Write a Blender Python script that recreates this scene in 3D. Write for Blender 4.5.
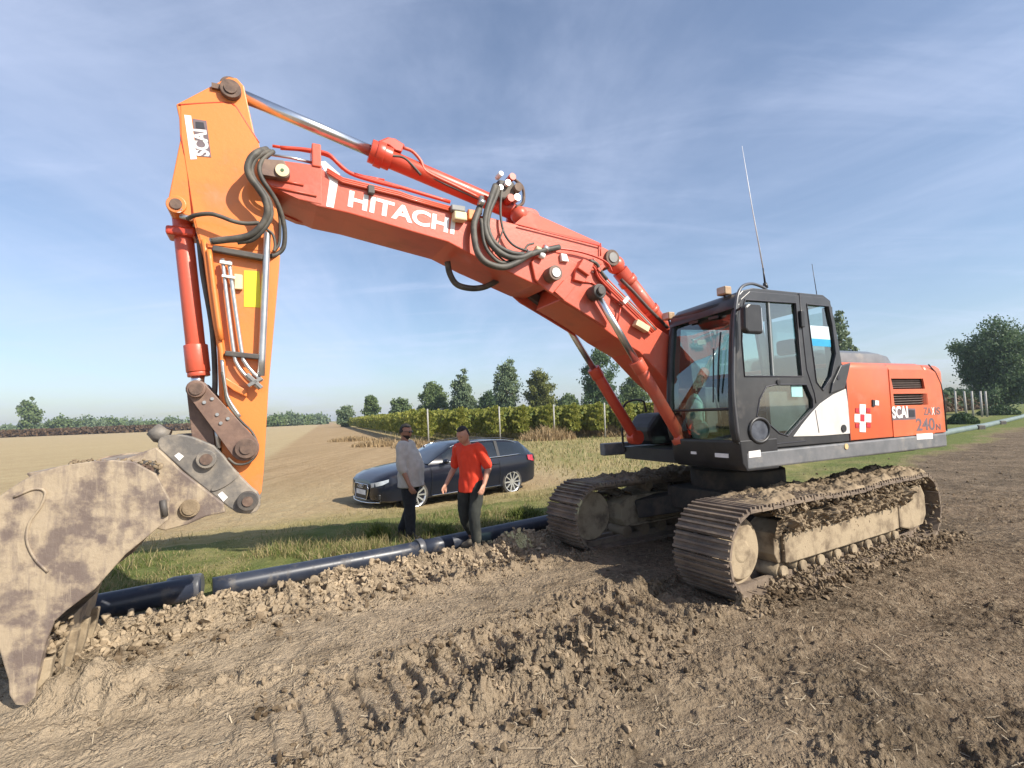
import bpy, bmesh, math, random
import numpy as np
from mathutils import Vector, Matrix, noise as mnoise
from mathutils.geometry import tessellate_polygon
R = math.radians
random.seed(7); rng = np.random.default_rng(7)
scene = bpy.context.scene
for o in list(bpy.data.objects): bpy.data.objects.remove(o)
COL = scene.collection

# ------------------------------------------------------------------ camera
FPX, CAM_H, PITCH, ROLL = 505.87, 1.867, R(3.48), R(-1.97)
fw = Vector((0, math.cos(PITCH), math.sin(PITCH)))
r0 = Vector((1, 0, 0)); u0 = r0.cross(fw)
cr = r0*math.cos(ROLL) + u0*math.sin(ROLL); cu = -r0*math.sin(ROLL) + u0*math.cos(ROLL)
cam = bpy.data.cameras.new('camera'); cam.sensor_width = 36; cam.lens = FPX*36/1024
cam.clip_end = 6000; cam.clip_start = 0.05
camo = bpy.data.objects.new('camera', cam); COL.objects.link(camo)
m = Matrix((cr, cu, -fw)).transposed().to_4x4(); m.translation = (0, 0, CAM_H)
camo.matrix_world = m; scene.camera = camo

# ------------------------------------------------------------------ sky and sun
SUN_EL = R(37); SUN_AZ = math.atan2(.85, -.53)      # azimuth clockwise from +Y
world = bpy.data.worlds.new("World"); scene.world = world; world.use_nodes = True
nt = world.node_tree; nt.nodes.clear()
out = nt.nodes.new('ShaderNodeOutputWorld'); bg = nt.nodes.new('ShaderNodeBackground')
sky = nt.nodes.new('ShaderNodeTexSky'); sky.sky_type = 'NISHITA'; sky.sun_disc = False
sky.sun_elevation = SUN_EL; sky.sun_rotation = SUN_AZ; sky.altitude = 20
sky.air_density = 1.0; sky.dust_density = 1.2; sky.ozone_density = 2.5
# thin cirrus: noise on the direction projected to a high flat layer
tc = nt.nodes.new('ShaderNodeTexCoord'); sp = nt.nodes.new('ShaderNodeSeparateXYZ')
nt.links.new(tc.outputs['Generated'], sp.inputs[0])
def wm(op, a, b=None, clamp=False):
    n = nt.nodes.new('ShaderNodeMath'); n.operation = op; n.use_clamp = clamp
    for i, v in enumerate((a, b)):
        if v is None: continue
        if isinstance(v, (int, float)): n.inputs[i].default_value = v
        else: nt.links.new(v, n.inputs[i])
    return n.outputs[0]
zz = wm('ADD', wm('MAXIMUM', sp.outputs[2], 0.0), 0.12)
cx_ = wm('DIVIDE', sp.outputs[0], zz); cy_ = wm('DIVIDE', sp.outputs[1], zz)
cb = nt.nodes.new('ShaderNodeCombineXYZ'); nt.links.new(cx_, cb.inputs[0]); nt.links.new(cy_, cb.inputs[1])
def wnoise(scale, stretch, rot, detail, lo, hi, dist=0.0, loc=(0, 0, 0)):
    mp = nt.nodes.new('ShaderNodeMapping'); nt.links.new(cb.outputs[0], mp.inputs[0])
    mp.inputs['Scale'].default_value = stretch; mp.inputs['Rotation'].default_value = (0, 0, rot); mp.inputs['Location'].default_value = loc
    n = nt.nodes.new('ShaderNodeTexNoise'); n.inputs['Scale'].default_value = scale
    n.inputs['Detail'].default_value = detail; n.inputs['Roughness'].default_value = .62; n.inputs['Distortion'].default_value = dist
    nt.links.new(mp.outputs[0], n.inputs[0])
    mr = nt.nodes.new('ShaderNodeMapRange'); mr.interpolation_type = 'SMOOTHSTEP'
    mr.inputs[1].default_value = lo; mr.inputs[2].default_value = hi
    nt.links.new(n.outputs['Fac'], mr.inputs[0]); return mr.outputs[0]
c1 = wnoise(.62, (1, .50, 1), .30, 10, .33, .74, .7)
c2 = wnoise(2.2, (.35, 1.3, 1), -.15, 9, .45, .85, .8, (3, 1, 0))
c3 = wnoise(.30, (1, 1, 1), 0, 4, .30, .62, 0, (8, 2, 0))
cl = wm('MULTIPLY', wm('ADD', wm('MULTIPLY', c1, .80), wm('MULTIPLY', c2, .50)), wm('ADD', wm('MULTIPLY', c3, .75), .25), True)
lowfade = wm('ADD', wm('MULTIPLY', cl, .64, True), .08, True)
mixc = nt.nodes.new('ShaderNodeMix'); mixc.data_type = 'RGBA'
nt.links.new(lowfade, mixc.inputs[0]); nt.links.new(sky.outputs[0], mixc.inputs[6])
mixc.inputs[7].default_value = (5.0, 5.6, 7.3, 1)
nt.links.new(mixc.outputs[2], bg.inputs[0]); bg.inputs[1].default_value = 0.105
nt.links.new(bg.outputs[0], out.inputs[0])

sun = bpy.data.lights.new('sun', 'SUN'); sun.energy = 4.6; sun.angle = R(.55); sun.color = (1, .93, .82)
suno = bpy.data.objects.new('sun', sun); COL.objects.link(suno)
sd = Vector((math.sin(SUN_AZ)*math.cos(SUN_EL), math.cos(SUN_AZ)*math.cos(SUN_EL), math.sin(SUN_EL)))
suno.rotation_euler = sd.to_track_quat('Z', 'Y').to_euler(); suno.location = sd*30
scene.view_settings.view_transform = 'Standard'; scene.view_settings.look = 'None'
scene.view_settings.exposure = 0.62; scene.view_settings.gamma = 1
scene.view_settings.use_curve_mapping = False
scene.render.engine = 'CYCLES'
scene.cycles.max_bounces = 6; scene.cycles.transparent_max_bounces = 12
scene.cycles.diffuse_bounces = 3; scene.cycles.glossy_bounces = 3
scene.cycles.sample_clamp_indirect = 6

# ------------------------------------------------------------------ helpers
def mat(name, c1, c2=None, rough=.6, metal=0, scale=6, bump=0, bscale=None, dust=0, dustc=(.40, .31, .21), lo=.38, hi=.62, coat=0, spec=.5, detail=6, dustscale=3.0, updust=0):
    """Principled material: two colours mixed by noise, bump, and dust in patches and on upward faces."""
    M = bpy.data.materials.new(name); M.use_nodes = True
    n = M.node_tree; N = n.nodes; L = n.links; P = N['Principled BSDF']
    P.inputs['Roughness'].default_value = rough; P.inputs['Metallic'].default_value = metal
    P.inputs['Coat Weight'].default_value = coat; P.inputs['Specular IOR Level'].default_value = spec
    tc = N.new('ShaderNodeTexCoord')
    def ns(s, d=detail, ro=.6):
        t = N.new('ShaderNodeTexNoise'); t.inputs['Scale'].default_value = s; t.inputs['Detail'].default_value = d
        t.inputs['Roughness'].default_value = ro; L.new(tc.outputs['Object'], t.inputs[0]); return t.outputs['Fac']
    def mr(x, a, b, c=0, d=1):
        t = N.new('ShaderNodeMapRange'); t.inputs[1].default_value = a; t.inputs[2].default_value = b
        t.inputs[3].default_value = c; t.inputs[4].default_value = d; L.new(x, t.inputs[0]); return t.outputs[0]
    def mix(f, a, b):
        t = N.new('ShaderNodeMix'); t.data_type = 'RGBA'
        L.new(f, t.inputs[0])
        for i, v in ((6, a), (7, b)):
            if isinstance(v, tuple): t.inputs[i].default_value = (*v, 1) if len(v) == 3 else v
            else: L.new(v, t.inputs[i])
        return t.outputs[2]
    col = None
    if c2 is None: c2 = tuple(x*.82 for x in c1)
    col = mix(mr(ns(scale), lo, hi), c1, c2)
    if dust or updust:
        f = mr(ns(dustscale, 9, .7), .62-.3*dust, .80-.25*dust, 0, min(1, .35+dust*.65)) if dust else None
        if updust:
            g = N.new('ShaderNodeNewGeometry'); s = N.new('ShaderNodeSeparateXYZ'); L.new(g.outputs['Normal'], s.inputs[0])
            u = mr(s.outputs[2], .35, .95, 0, updust)
            if f is None: f = u
            else:
                mx = N.new('ShaderNodeMath'); mx.operation = 'MAXIMUM'; L.new(f, mx.inputs[0]); L.new(u, mx.inputs[1]); f = mx.outputs[0]
        col = mix(f, col, dustc)
        rr = mr(f, 0, 1, rough, .95); L.new(rr, P.inputs['Roughness'])
    L.new(col, P.inputs['Base Color'])
    if bump:
        b = N.new('ShaderNodeBump'); b.inputs['Strength'].default_value = 1; b.inputs['Distance'].default_value = bump
        L.new(ns(bscale or scale*3, 8, .65), b.inputs['Height']); L.new(b.outputs[0], P.inputs['Normal'])
    return M

def glass_mat(name, tint, refl=.12, rough=.03):
    M = bpy.data.materials.new(name); M.use_nodes = True; n = M.node_tree; N = n.nodes; L = n.links
    N.remove(N['Principled BSDF']); o = N['Material Output']
    t = N.new('ShaderNodeBsdfTransparent'); t.inputs[0].default_value = (*tint, 1)
    g = N.new('ShaderNodeBsdfGlossy'); g.inputs['Roughness'].default_value = rough; g.inputs[0].default_value = (.9, .95, .95, 1)
    f = N.new('ShaderNodeFresnel'); f.inputs[0].default_value = 1.5
    a = N.new('ShaderNodeMath'); a.operation = 'ADD'; a.use_clamp = True; L.new(f.outputs[0], a.inputs[0]); a.inputs[1].default_value = refl
    gg = N.new('ShaderNodeNewGeometry'); iv = N.new('ShaderNodeMath'); iv.operation = 'SUBTRACT'; iv.inputs[0].default_value = 1; L.new(gg.outputs['Backfacing'], iv.inputs[1])
    a2 = N.new('ShaderNodeMath'); a2.operation = 'MULTIPLY'; L.new(a.outputs[0], a2.inputs[0]); L.new(iv.outputs[0], a2.inputs[1]); a = a2
    m = N.new('ShaderNodeMixShader'); L.new(a.outputs[0], m.inputs[0]); L.new(t.outputs[0], m.inputs[1]); L.new(g.outputs[0], m.inputs[2])
    L.new(m.outputs[0], o.inputs[0]); return M

def leaf_mat(name, ca, cb, scale=.8, trans=.25):
    M = bpy.data.materials.new(name); M.use_nodes = True; n = M.node_tree; N = n.nodes; L = n.links
    P = N['Principled BSDF']; P.inputs['Roughness'].default_value = .6; P.inputs['Specular IOR Level'].default_value = .3
    g = N.new('ShaderNodeNewGeometry'); tc = N.new('ShaderNodeTexCoord')
    t = N.new('ShaderNodeTexNoise'); t.inputs['Scale'].default_value = scale; t.inputs['Detail'].default_value = 3; L.new(tc.outputs['Object'], t.inputs[0])
    a = N.new('ShaderNodeMath'); a.operation = 'MULTIPLY_ADD'; L.new(g.outputs['Random Per Island'], a.inputs[0]); a.inputs[1].default_value = .7
    m2 = N.new('ShaderNodeMath'); m2.operation = 'SUBTRACT'; L.new(t.outputs['Fac'], m2.inputs[0]); m2.inputs[1].default_value = .35
    L.new(m2.outputs[0], a.inputs[2]); a.use_clamp = True
    m = N.new('ShaderNodeMix'); m.data_type = 'RGBA'; L.new(a.outputs[0], m.inputs[0])
    m.inputs[6].default_value = (*ca, 1); m.inputs[7].default_value = (*cb, 1)
    L.new(m.outputs[2], P.inputs['Base Color'])
    tr = N.new('ShaderNodeBsdfTranslucent'); L.new(m.outputs[2], tr.inputs[0])
    ms = N.new('ShaderNodeMixShader'); ms.inputs[0].default_value = trans
    L.new(P.outputs[0], ms.inputs[1]); L.new(tr.outputs[0], ms.inputs[2]); L.new(ms.outputs[0], N['Material Output'].inputs[0])
    return M

def tag(o, label=None, cat=None, group=None, kind=None):
    if label: o['label'] = label
    if cat: o['category'] = cat
    if group: o['group'] = group
    if kind: o['kind'] = kind
    return o
def empty(name, loc=(0, 0, 0), rz=0, **k):
    o = bpy.data.objects.new(name, None); COL.objects.link(o); o.location = loc; o.rotation_euler = (0, 0, rz)
    o.empty_display_size = .3; tag(o, **k); return o

class MB:
    """collects shapes and links them as ONE mesh object"""
    def __init__(s, xf=None): s.v = []; s.f = []; s.m = []; s.s = []; s.xf = xf
    def add(s, vs, fs, mi=0, smooth=False):
        b = len(s.v)
        for v in vs:
            v = Vector(v); s.v.append(tuple(s.xf @ v) if s.xf else tuple(v))
        for f in fs: s.f.append([i+b for i in f]); s.m.append(mi); s.s.append(smooth)
        return s
    def box(s, x0, x1, y0, y1, z0, z1, mi=0, rot=None, c=None):
        vs = [Vector((x, y, z)) for x in (x0, x1) for y in (y0, y1) for z in (z0, z1)]
        if rot is not None:
            c = Vector(c) if c else Vector(((x0+x1)/2, (y0+y1)/2, (z0+z1)/2))
            vs = [c + rot @ (v-c) for v in vs]
        return s.add(vs, [(0, 1, 3, 2), (4, 6, 7, 5), (0, 4, 5, 1), (2, 3, 7, 6), (0, 2, 6, 4), (1, 5, 7, 3)], mi)
    def obox(s, p0, p1, w, h, mi=0, up=(0, 0, 1)):
        """box from p0 to p1, w across, h along up"""
        p0 = Vector(p0); p1 = Vector(p1); d = (p1-p0).normalized(); a = d.cross(Vector(up)).normalized(); b = a.cross(d)
        vs = [p + a*i*w/2 + b*j*h/2 for p in (p0, p1) for i, j in ((-1, -1), (1, -1), (1, 1), (-1, 1))]
        return s.add(vs, [(3, 2, 1, 0), (4, 5, 6, 7), (0, 1, 5, 4), (1, 2, 6, 5), (2, 3, 7, 6), (3, 0, 4, 7)], mi)
    def plate(s, outer, y0, y1, holes=(), mi=0, axis='y', rimi=None):
        """flat plate with outline `outer` (2D), holes, extruded between y0 and y1 along axis"""
        def mk(p, t):
            return {'y': (p[0], t, p[1]), 'x': (t, p[0], p[1]), 'z': (p[0], p[1], t)}[axis]
        loops = [list(outer)] + [list(h) for h in holes]
        flat = [p for l in loops for p in l]
        tris = tessellate_polygon([[Vector((p[0], p[1], 0)) for p in l] for l in loops])
        n = len(flat)
        s.add([mk(p, y0) for p in flat] + [mk(p, y1) for p in flat],
              [tuple(t) for t in tris] + [tuple(i+n for i in reversed(t)) for t in tris], mi)
        b = 0
        for l in loops:
            k = len(l); s.add([mk(p, y0) for p in l] + [mk(p, y1) for p in l],
                              [(i, (i+1) % k, (i+1) % k+k, i+k) for i in range(k)], mi if rimi is None else rimi)
        return s
    def cyl(s, p0, p1, r0, r1=None, n=20, mi=0, cap=True):
        return s.tube([p0, p1], [r0, r0 if r1 is None else r1], n, mi, cap)
    def tube(s, pts, r, n=10, mi=0, cap=True):
        pts = [Vector(p) for p in pts]; k = len(pts)
        rs = r if isinstance(r, (list, tuple)) else [r]*k
        up = Vector((.13, .21, .97)); vs = []; prev = None
        for i, p in enumerate(pts):
            d = (pts[min(i+1, k-1)] - pts[max(i-1, 0)])
            d = d.normalized() if d.length > 1e-9 else Vector((0, 0, 1))
            if prev is None:
                a = d.cross(up if abs(d.dot(up)) < .95 else Vector((1, 0, 0))).normalized()
            else:
                a = (prev - d*prev.dot(d)).normalized()
            prev = a; b = d.cross(a)
            vs += [p + (a*math.cos(2*math.pi*j/n) + b*math.sin(2*math.pi*j/n))*rs[i] for j in range(n)]
        fs = [(i*n+j, i*n+(j+1) % n, (i+1)*n+(j+1) % n, (i+1)*n+j) for i in range(k-1) for j in range(n)]
        s.add(vs, fs, mi, True)
        if cap: s.add(vs[:n], [tuple(range(n))[::-1]], mi); s.add(vs[-n:], [tuple(range(n))], mi)
        return s
    def loft(s, rings, mi=0, closed=True, cap=True, smooth=True):
        n = len(rings[0]); vs = [p for r in rings for p in r]
        m = n if closed else n-1
        s.add(vs, [(i*n+j, i*n+(j+1) % n, (i+1)*n+(j+1) % n, (i+1)*n+j) for i in range(len(rings)-1) for j in range(m)], mi, smooth)
        if cap and closed: s.add(rings[0], [tuple(range(n))[::-1]], mi); s.add(rings[-1], [tuple(range(n))], mi)
        return s
    def ball(s, c, r, n=12, mi=0, sc=(1, 1, 1)):
        c = Vector(c)
        rings = [[c+Vector((sc[0]*r*math.sin(t)*math.cos(a), sc[1]*r*math.sin(t)*math.sin(a), sc[2]*r*math.cos(t))) for a in [2*math.pi*j/n for j in range(n)]] for t in [math.pi*(i+.02)/(n/2+.04) for i in range(n//2+1)]]
        return s.loft(rings, mi)
    def build(s, name, mats, parent=None, bevel=0, seg=2, weld=True, **k):
        me = bpy.data.meshes.new(name); me.from_pydata(s.v, [], s.f)
        mats = mats if isinstance(mats, (list, tuple)) else [mats]
        for q in mats: me.materials.append(q)
        me.polygons.foreach_set('material_index', s.m); me.polygons.foreach_set('use_smooth', s.s)
        bm = bmesh.new(); bm.from_mesh(me)
        if weld: bmesh.ops.remove_doubles(bm, verts=bm.verts, dist=.0004)
        bmesh.ops.recalc_face_normals(bm, faces=bm.faces)
        bm.to_mesh(me); bm.free(); me.update()
        o = bpy.data.objects.new(name, me); COL.objects.link(o)
        if parent: o.parent = parent
        if bevel:
            b = o.modifiers.new('bevel', 'BEVEL'); b.width = bevel; b.segments = seg; b.limit_method = 'ANGLE'; b.angle_limit = R(35)
        tag(o, **k); return o

def curve(pts, n=6):
    """Catmull-Rom through points"""
    P = [Vector(p) for p in pts]; P = [P[0]*2-P[1]] + P + [P[-1]*2-P[-2]]; o = []
    for i in range(1, len(P)-2):
        a, b, c, d = P[i-1:i+3]
        for k in range(n):
            t = k/n; o.append(.5*((2*b)+(c-a)*t+(2*a-5*b+4*c-d)*t*t+(3*b-a-3*c+d)*t**3))
    o.append(P[-2]); return o

def np_mesh(name, verts, faces, mats, parent=None, smooth=False, mi=None, **k):
    """big mesh from numpy arrays; faces all of one size"""
    me = bpy.data.meshes.new(name); nv = len(verts); nf, w = faces.shape
    me.vertices.add(nv); me.vertices.foreach_set('co', np.asarray(verts, dtype=np.float32).ravel())
    me.loops.add(nf*w); me.loops.foreach_set('vertex_index', faces.astype(np.int32).ravel())
    me.polygons.add(nf); me.polygons.foreach_set('loop_start', np.arange(nf, dtype=np.int32)*w)
    me.polygons.foreach_set('loop_total', np.full(nf, w, dtype=np.int32))
    if smooth: me.polygons.foreach_set('use_smooth', np.ones(nf, dtype=bool))
    for q in (mats if isinstance(mats, (list, tuple)) else [mats]): me.materials.append(q)
    if mi is not None: me.polygons.foreach_set('material_index', np.asarray(mi, dtype=np.int32))
    me.update(calc_edges=True)
    o = bpy.data.objects.new(name, me); COL.objects.link(o)
    if parent: o.parent = parent
    tag(o, **k); return o

# excavator frame: X forward along the boom, Y to the machine's left, Z up
EX = Vector((3.154, 7.279, .077)); EYAW = R(205.7); TYAW = R(210.84)-EYAW
eM = Matrix.Rotation(EYAW, 4, 'Z'); eM.translation = EX; eMi = eM.inverted()
def ray(px, py): return fw + cr*((px-512)/FPX) + cu*((384-py)/FPX)
def at(px, py, y=None, x=None, z=None):
    """point of the machine's own frame seen at a pixel, on the plane y (or x, or z) of the machine"""
    c = eMi @ Vector((0, 0, CAM_H)); v = (eMi.to_3x3()) @ ray(px, py)
    t = (y-c.y)/v.y if y is not None else (x-c.x)/v.x if x is not None else (z-c.z)/v.z
    return c + v*t
def at2(pts, y): return [(lambda p: (p.x, p.z))(at(a, b, y)) for a, b in pts]
def gnd(px, py, z=0):
    v = ray(px, py); t = (z-CAM_H)/v.z; return Vector((0, 0, CAM_H)) + v*t

# numpy gradient noise
_perm = rng.permutation(512); _ang = rng.random(512)*2*np.pi
def perlin(x, y):
    xi = np.floor(x).astype(int); yi = np.floor(y).astype(int); xf = x-xi; yf = y-yi
    def g(i, j, dx, dy):
        a = _ang[_perm[(_perm[i % 512] + j) % 512]]; return np.cos(a)*dx + np.sin(a)*dy
    u = xf**3*(xf*(xf*6-15)+10); v = yf**3*(yf*(yf*6-15)+10)
    a = g(xi, yi, xf, yf); b = g(xi+1, yi, xf-1, yf); c = g(xi, yi+1, xf, yf-1); d = g(xi+1, yi+1, xf-1, yf-1)
    return (a*(1-u)+b*u)*(1-v) + (c*(1-u)+d*u)*v
def fbm(x, y, o=5, g=.5):
    s = 0; a = 1; f = 1
    for i in range(o): s = s + a*perlin(x*f+i*17.3, y*f+i*9.1); a *= g; f *= 2.03
    return s
def sst(a, b, x): t = np.clip((x-a)/(b-a), 0, 1); return t*t*(3-2*t)
# ================================================================== GROUND
# the pipe lies along this line; the dug soil is on the near side of it
PIPE = [(-5.6, 4.25), (-4.32, 4.98), (-3.5, 5.62), (-1.63, 6.85), (-.7, 7.6), (.57, 8.6), (6, 13.0), (14, 19.7), (24, 27.9), (30.3, 32.7), (45, 45), (70, 68)]
_px = np.array([p[0] for p in PIPE]); _py = np.array([p[1] for p in PIPE])
def dpipe(x, y):
    """signed distance beyond the pipe line (positive = grass side)"""
    yl = np.interp(x, _px, _py); k = np.where(x < _px[0], .57, .80)
    yl = np.where(x < _px[0], _py[0]+(x-_px[0])*.57, yl); yl = np.where(x > _px[-1], _py[-1]+(x-_px[-1]), yl)
    return (y-yl)/np.sqrt(1+k*k)
tdir = (math.cos(R(210.84)), math.sin(R(210.84)))
def track_uv(x, y):
    dx = x-EX.x; dy = y-EX.y
    return dx*tdir[0]+dy*tdir[1], -dx*tdir[1]+dy*tdir[0]
def ground_z(x, y):
    x = np.asarray(x, float); y = np.asarray(y, float)
    r = np.hypot(x, y); near = np.exp(-(r/28)**2); d = dpipe(x, y)
    soil = sst(.25, -.15, d)
    w1 = fbm(x*.35+3, y*.35, 4)
    z = .05*w1*sst(60, 10, r)
    z = z + near*(.010*fbm(x*3.1, y*3.1, 4))
    # rough worked soil
    wa = x+.12*fbm(x*2+5, y*2, 3); wb = y+.12*fbm(x*2, y*2+7, 3)
    u0_, v0_ = track_uv(x, y)
    rough = np.clip(.32+1.15*fbm(u0_*.45+11, v0_*1.6+2, 4), .05, 1.4)
    b = 1-np.abs(fbm(wa*4.0, wb*4.0, 4)); lump = np.maximum(0, fbm(wa*7.5, wb*7.5, 5, .55))
    z = z + soil*near*rough*(.050*(b-.8) + .085*lump + .022*np.abs(fbm(wa*17, wb*17, 4, .7)))
    # smears and shallow wheel ruts along the driving direction
    z = z + soil*near*(.018*fbm(u0_*.9, v0_*6, 4) - .05*np.exp(-((v0_-2.55+.15*np.sin(u0_*.5))/.20)**2) - .05*np.exp(-((v0_-3.55+.15*np.sin(u0_*.5))/.22)**2))
    # spoil ridge along the pipe
    ridge = np.exp(-((d+.60)/.33)**2)
    nr = np.clip(.75+1.1*fbm(x*1.3+2, y*1.3+9, 3), .1, 1.6)
    fadeR = sst(7, 1.5, x)*(1-.9*np.exp(-((x+.60)**2+(y-7.12)**2)/.36**2))
    z = z + ridge*fadeR*(.115*nr + .12*np.maximum(0, fbm(x*5.5, y*5.5+3, 5, .6)))
    # ruts the tracks pressed when the machine drove up
    u, v = track_uv(x, y)
    for c in (1.13, -1.13):
        vv = v-c; inside = sst(.40, .30, np.abs(vv))*sst(1.4, 2.0, u)*sst(7.0, 4.6, u)*soil
        wob = u+.03*fbm(x*3, y*3, 2)
        tooth = np.abs(((wob/.19) % 1)-.5)*2
        z = z + inside*(-.045 + .065*sst(.40, .75, tooth)*np.clip(.7+1.0*fbm(x*1.6+4, y*1.6, 3), 0, 1.3))
        edge = np.exp(-((np.abs(vv)-.42)/.11)**2)*sst(1.2, 2.0, u)*sst(6.5, 4.2, u)*soil
        z = z + edge*(.07+.16*np.maximum(0, fbm(x*5+c, y*5, 4, .6)))
    # a churned mound across the near rut
    mound = np.exp(-((u-4.3)/.85)**2-((v-1.45)/.45)**2)
    z = z + mound*(.05+.21*np.maximum(0, fbm(x*5.5+1, y*5.5+8, 5, .65)))
    z = z + .22*np.exp(-((x+3.05)/.42)**2-((y-3.72)/.22)**2)*(1+.8*fbm(x*6, y*6, 5))
    bm2 = sst(2.7, 2.1, np.abs(u))*(sst(1.9, 1.35, np.abs(v)))
    z = z*(1-.55*bm2) - .02*bm2
    z = z - .10*np.exp(-((x+1.8)/3.2)**2-((y-12.9)/3.0)**2)
    # grass side: gentle bumps, small ditch beside the pipe
    z = z - .07*np.exp(-((d-.05)/.5)**2)*sst(20, 8, np.abs(x))
    z = z + (1-soil)*near*.035*fbm(x*2.2, y*2.2, 4)
    z = z + .05*np.exp(-((d-2.4)/.7)**2)*(1-soil)*near
    return z

def build_ground():
    th = np.concatenate([np.linspace(-180, -56, 24)[:-1], np.linspace(-56, 56, 1060), np.linspace(56, 180, 24)[1:]])*np.pi/180
    rr = np.concatenate([[0.02, .5, .9], np.geomspace(1.2, 14, 640), np.geomspace(14, 3000, 230)[1:]])
    T, Q = np.meshgrid(th, rr); X = Q*np.sin(T); Y = Q*np.cos(T)
    Z = ground_z(X, Y)
    nth, nr = len(th), len(rr)
    V = np.stack([X, Y, Z], -1).reshape(-1, 3)
    i = np.arange(nr-1)[:, None]*nth + np.arange(nth-1)[None]
    F = np.stack([i, i+1, i+nth+1, i+nth], -1).reshape(-1, 4)
    # cover masks: R = dug soil, G = green grass, B = dry grass / straw
    x, y = X.ravel(), Y.ravel(); d = dpipe(x, y)
    n1 = fbm(x*.9, y*.9, 4); n2 = fbm(x*.25+7, y*.25, 4); n3 = fbm(x*3.2, y*3.2, 4)
    soil = sst(.16, .0, d+.06*n1+.04*n3)
    right = sst(6, 20, x)
    soil = np.maximum(soil, 0)
    # on the right the bare strip narrows and grass borders it
    soil = np.where(x > 5, sst(.3, -.9, d+1.6+1.2*n2+.5*n3), soil)
    # field: left of the vineyard rows, beyond the verge
    vx = x + .37*y            # constant along the row direction
    verge = sst(3.0, 4.4, d+.5*n1)
    field = sst(9.5, 6.3, vx+.3*n2)*verge
    field = np.maximum(field, 0)
    path = sst(-3.6, -2.6, vx+.15*n1)*sst(7.4, 6.0, vx+.2*n1)*verge*(.25+.75*sst(10, 19, y))
    green = (1-soil)*(1-field)
    greenness = np.clip(.55+.9*n2+.7*n1, 0, 1)
    greenness = np.where(d < 2.6, np.clip(greenness+.25, 0, 1), greenness*.45)
    greenness = np.where(x > 12, np.clip(greenness+.55, 0, 1), greenness)
    C = np.stack([soil, green*greenness, field, np.clip(path, 0, 1)], -1)
    me_o = np_mesh('ground', V, F, ground_material(), smooth=True, kind='structure')
    a = me_o.data.color_attributes.new('cover', 'FLOAT_COLOR', 'POINT'); a.data.foreach_set('color', C.astype(np.float32).ravel())
    return me_o

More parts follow.
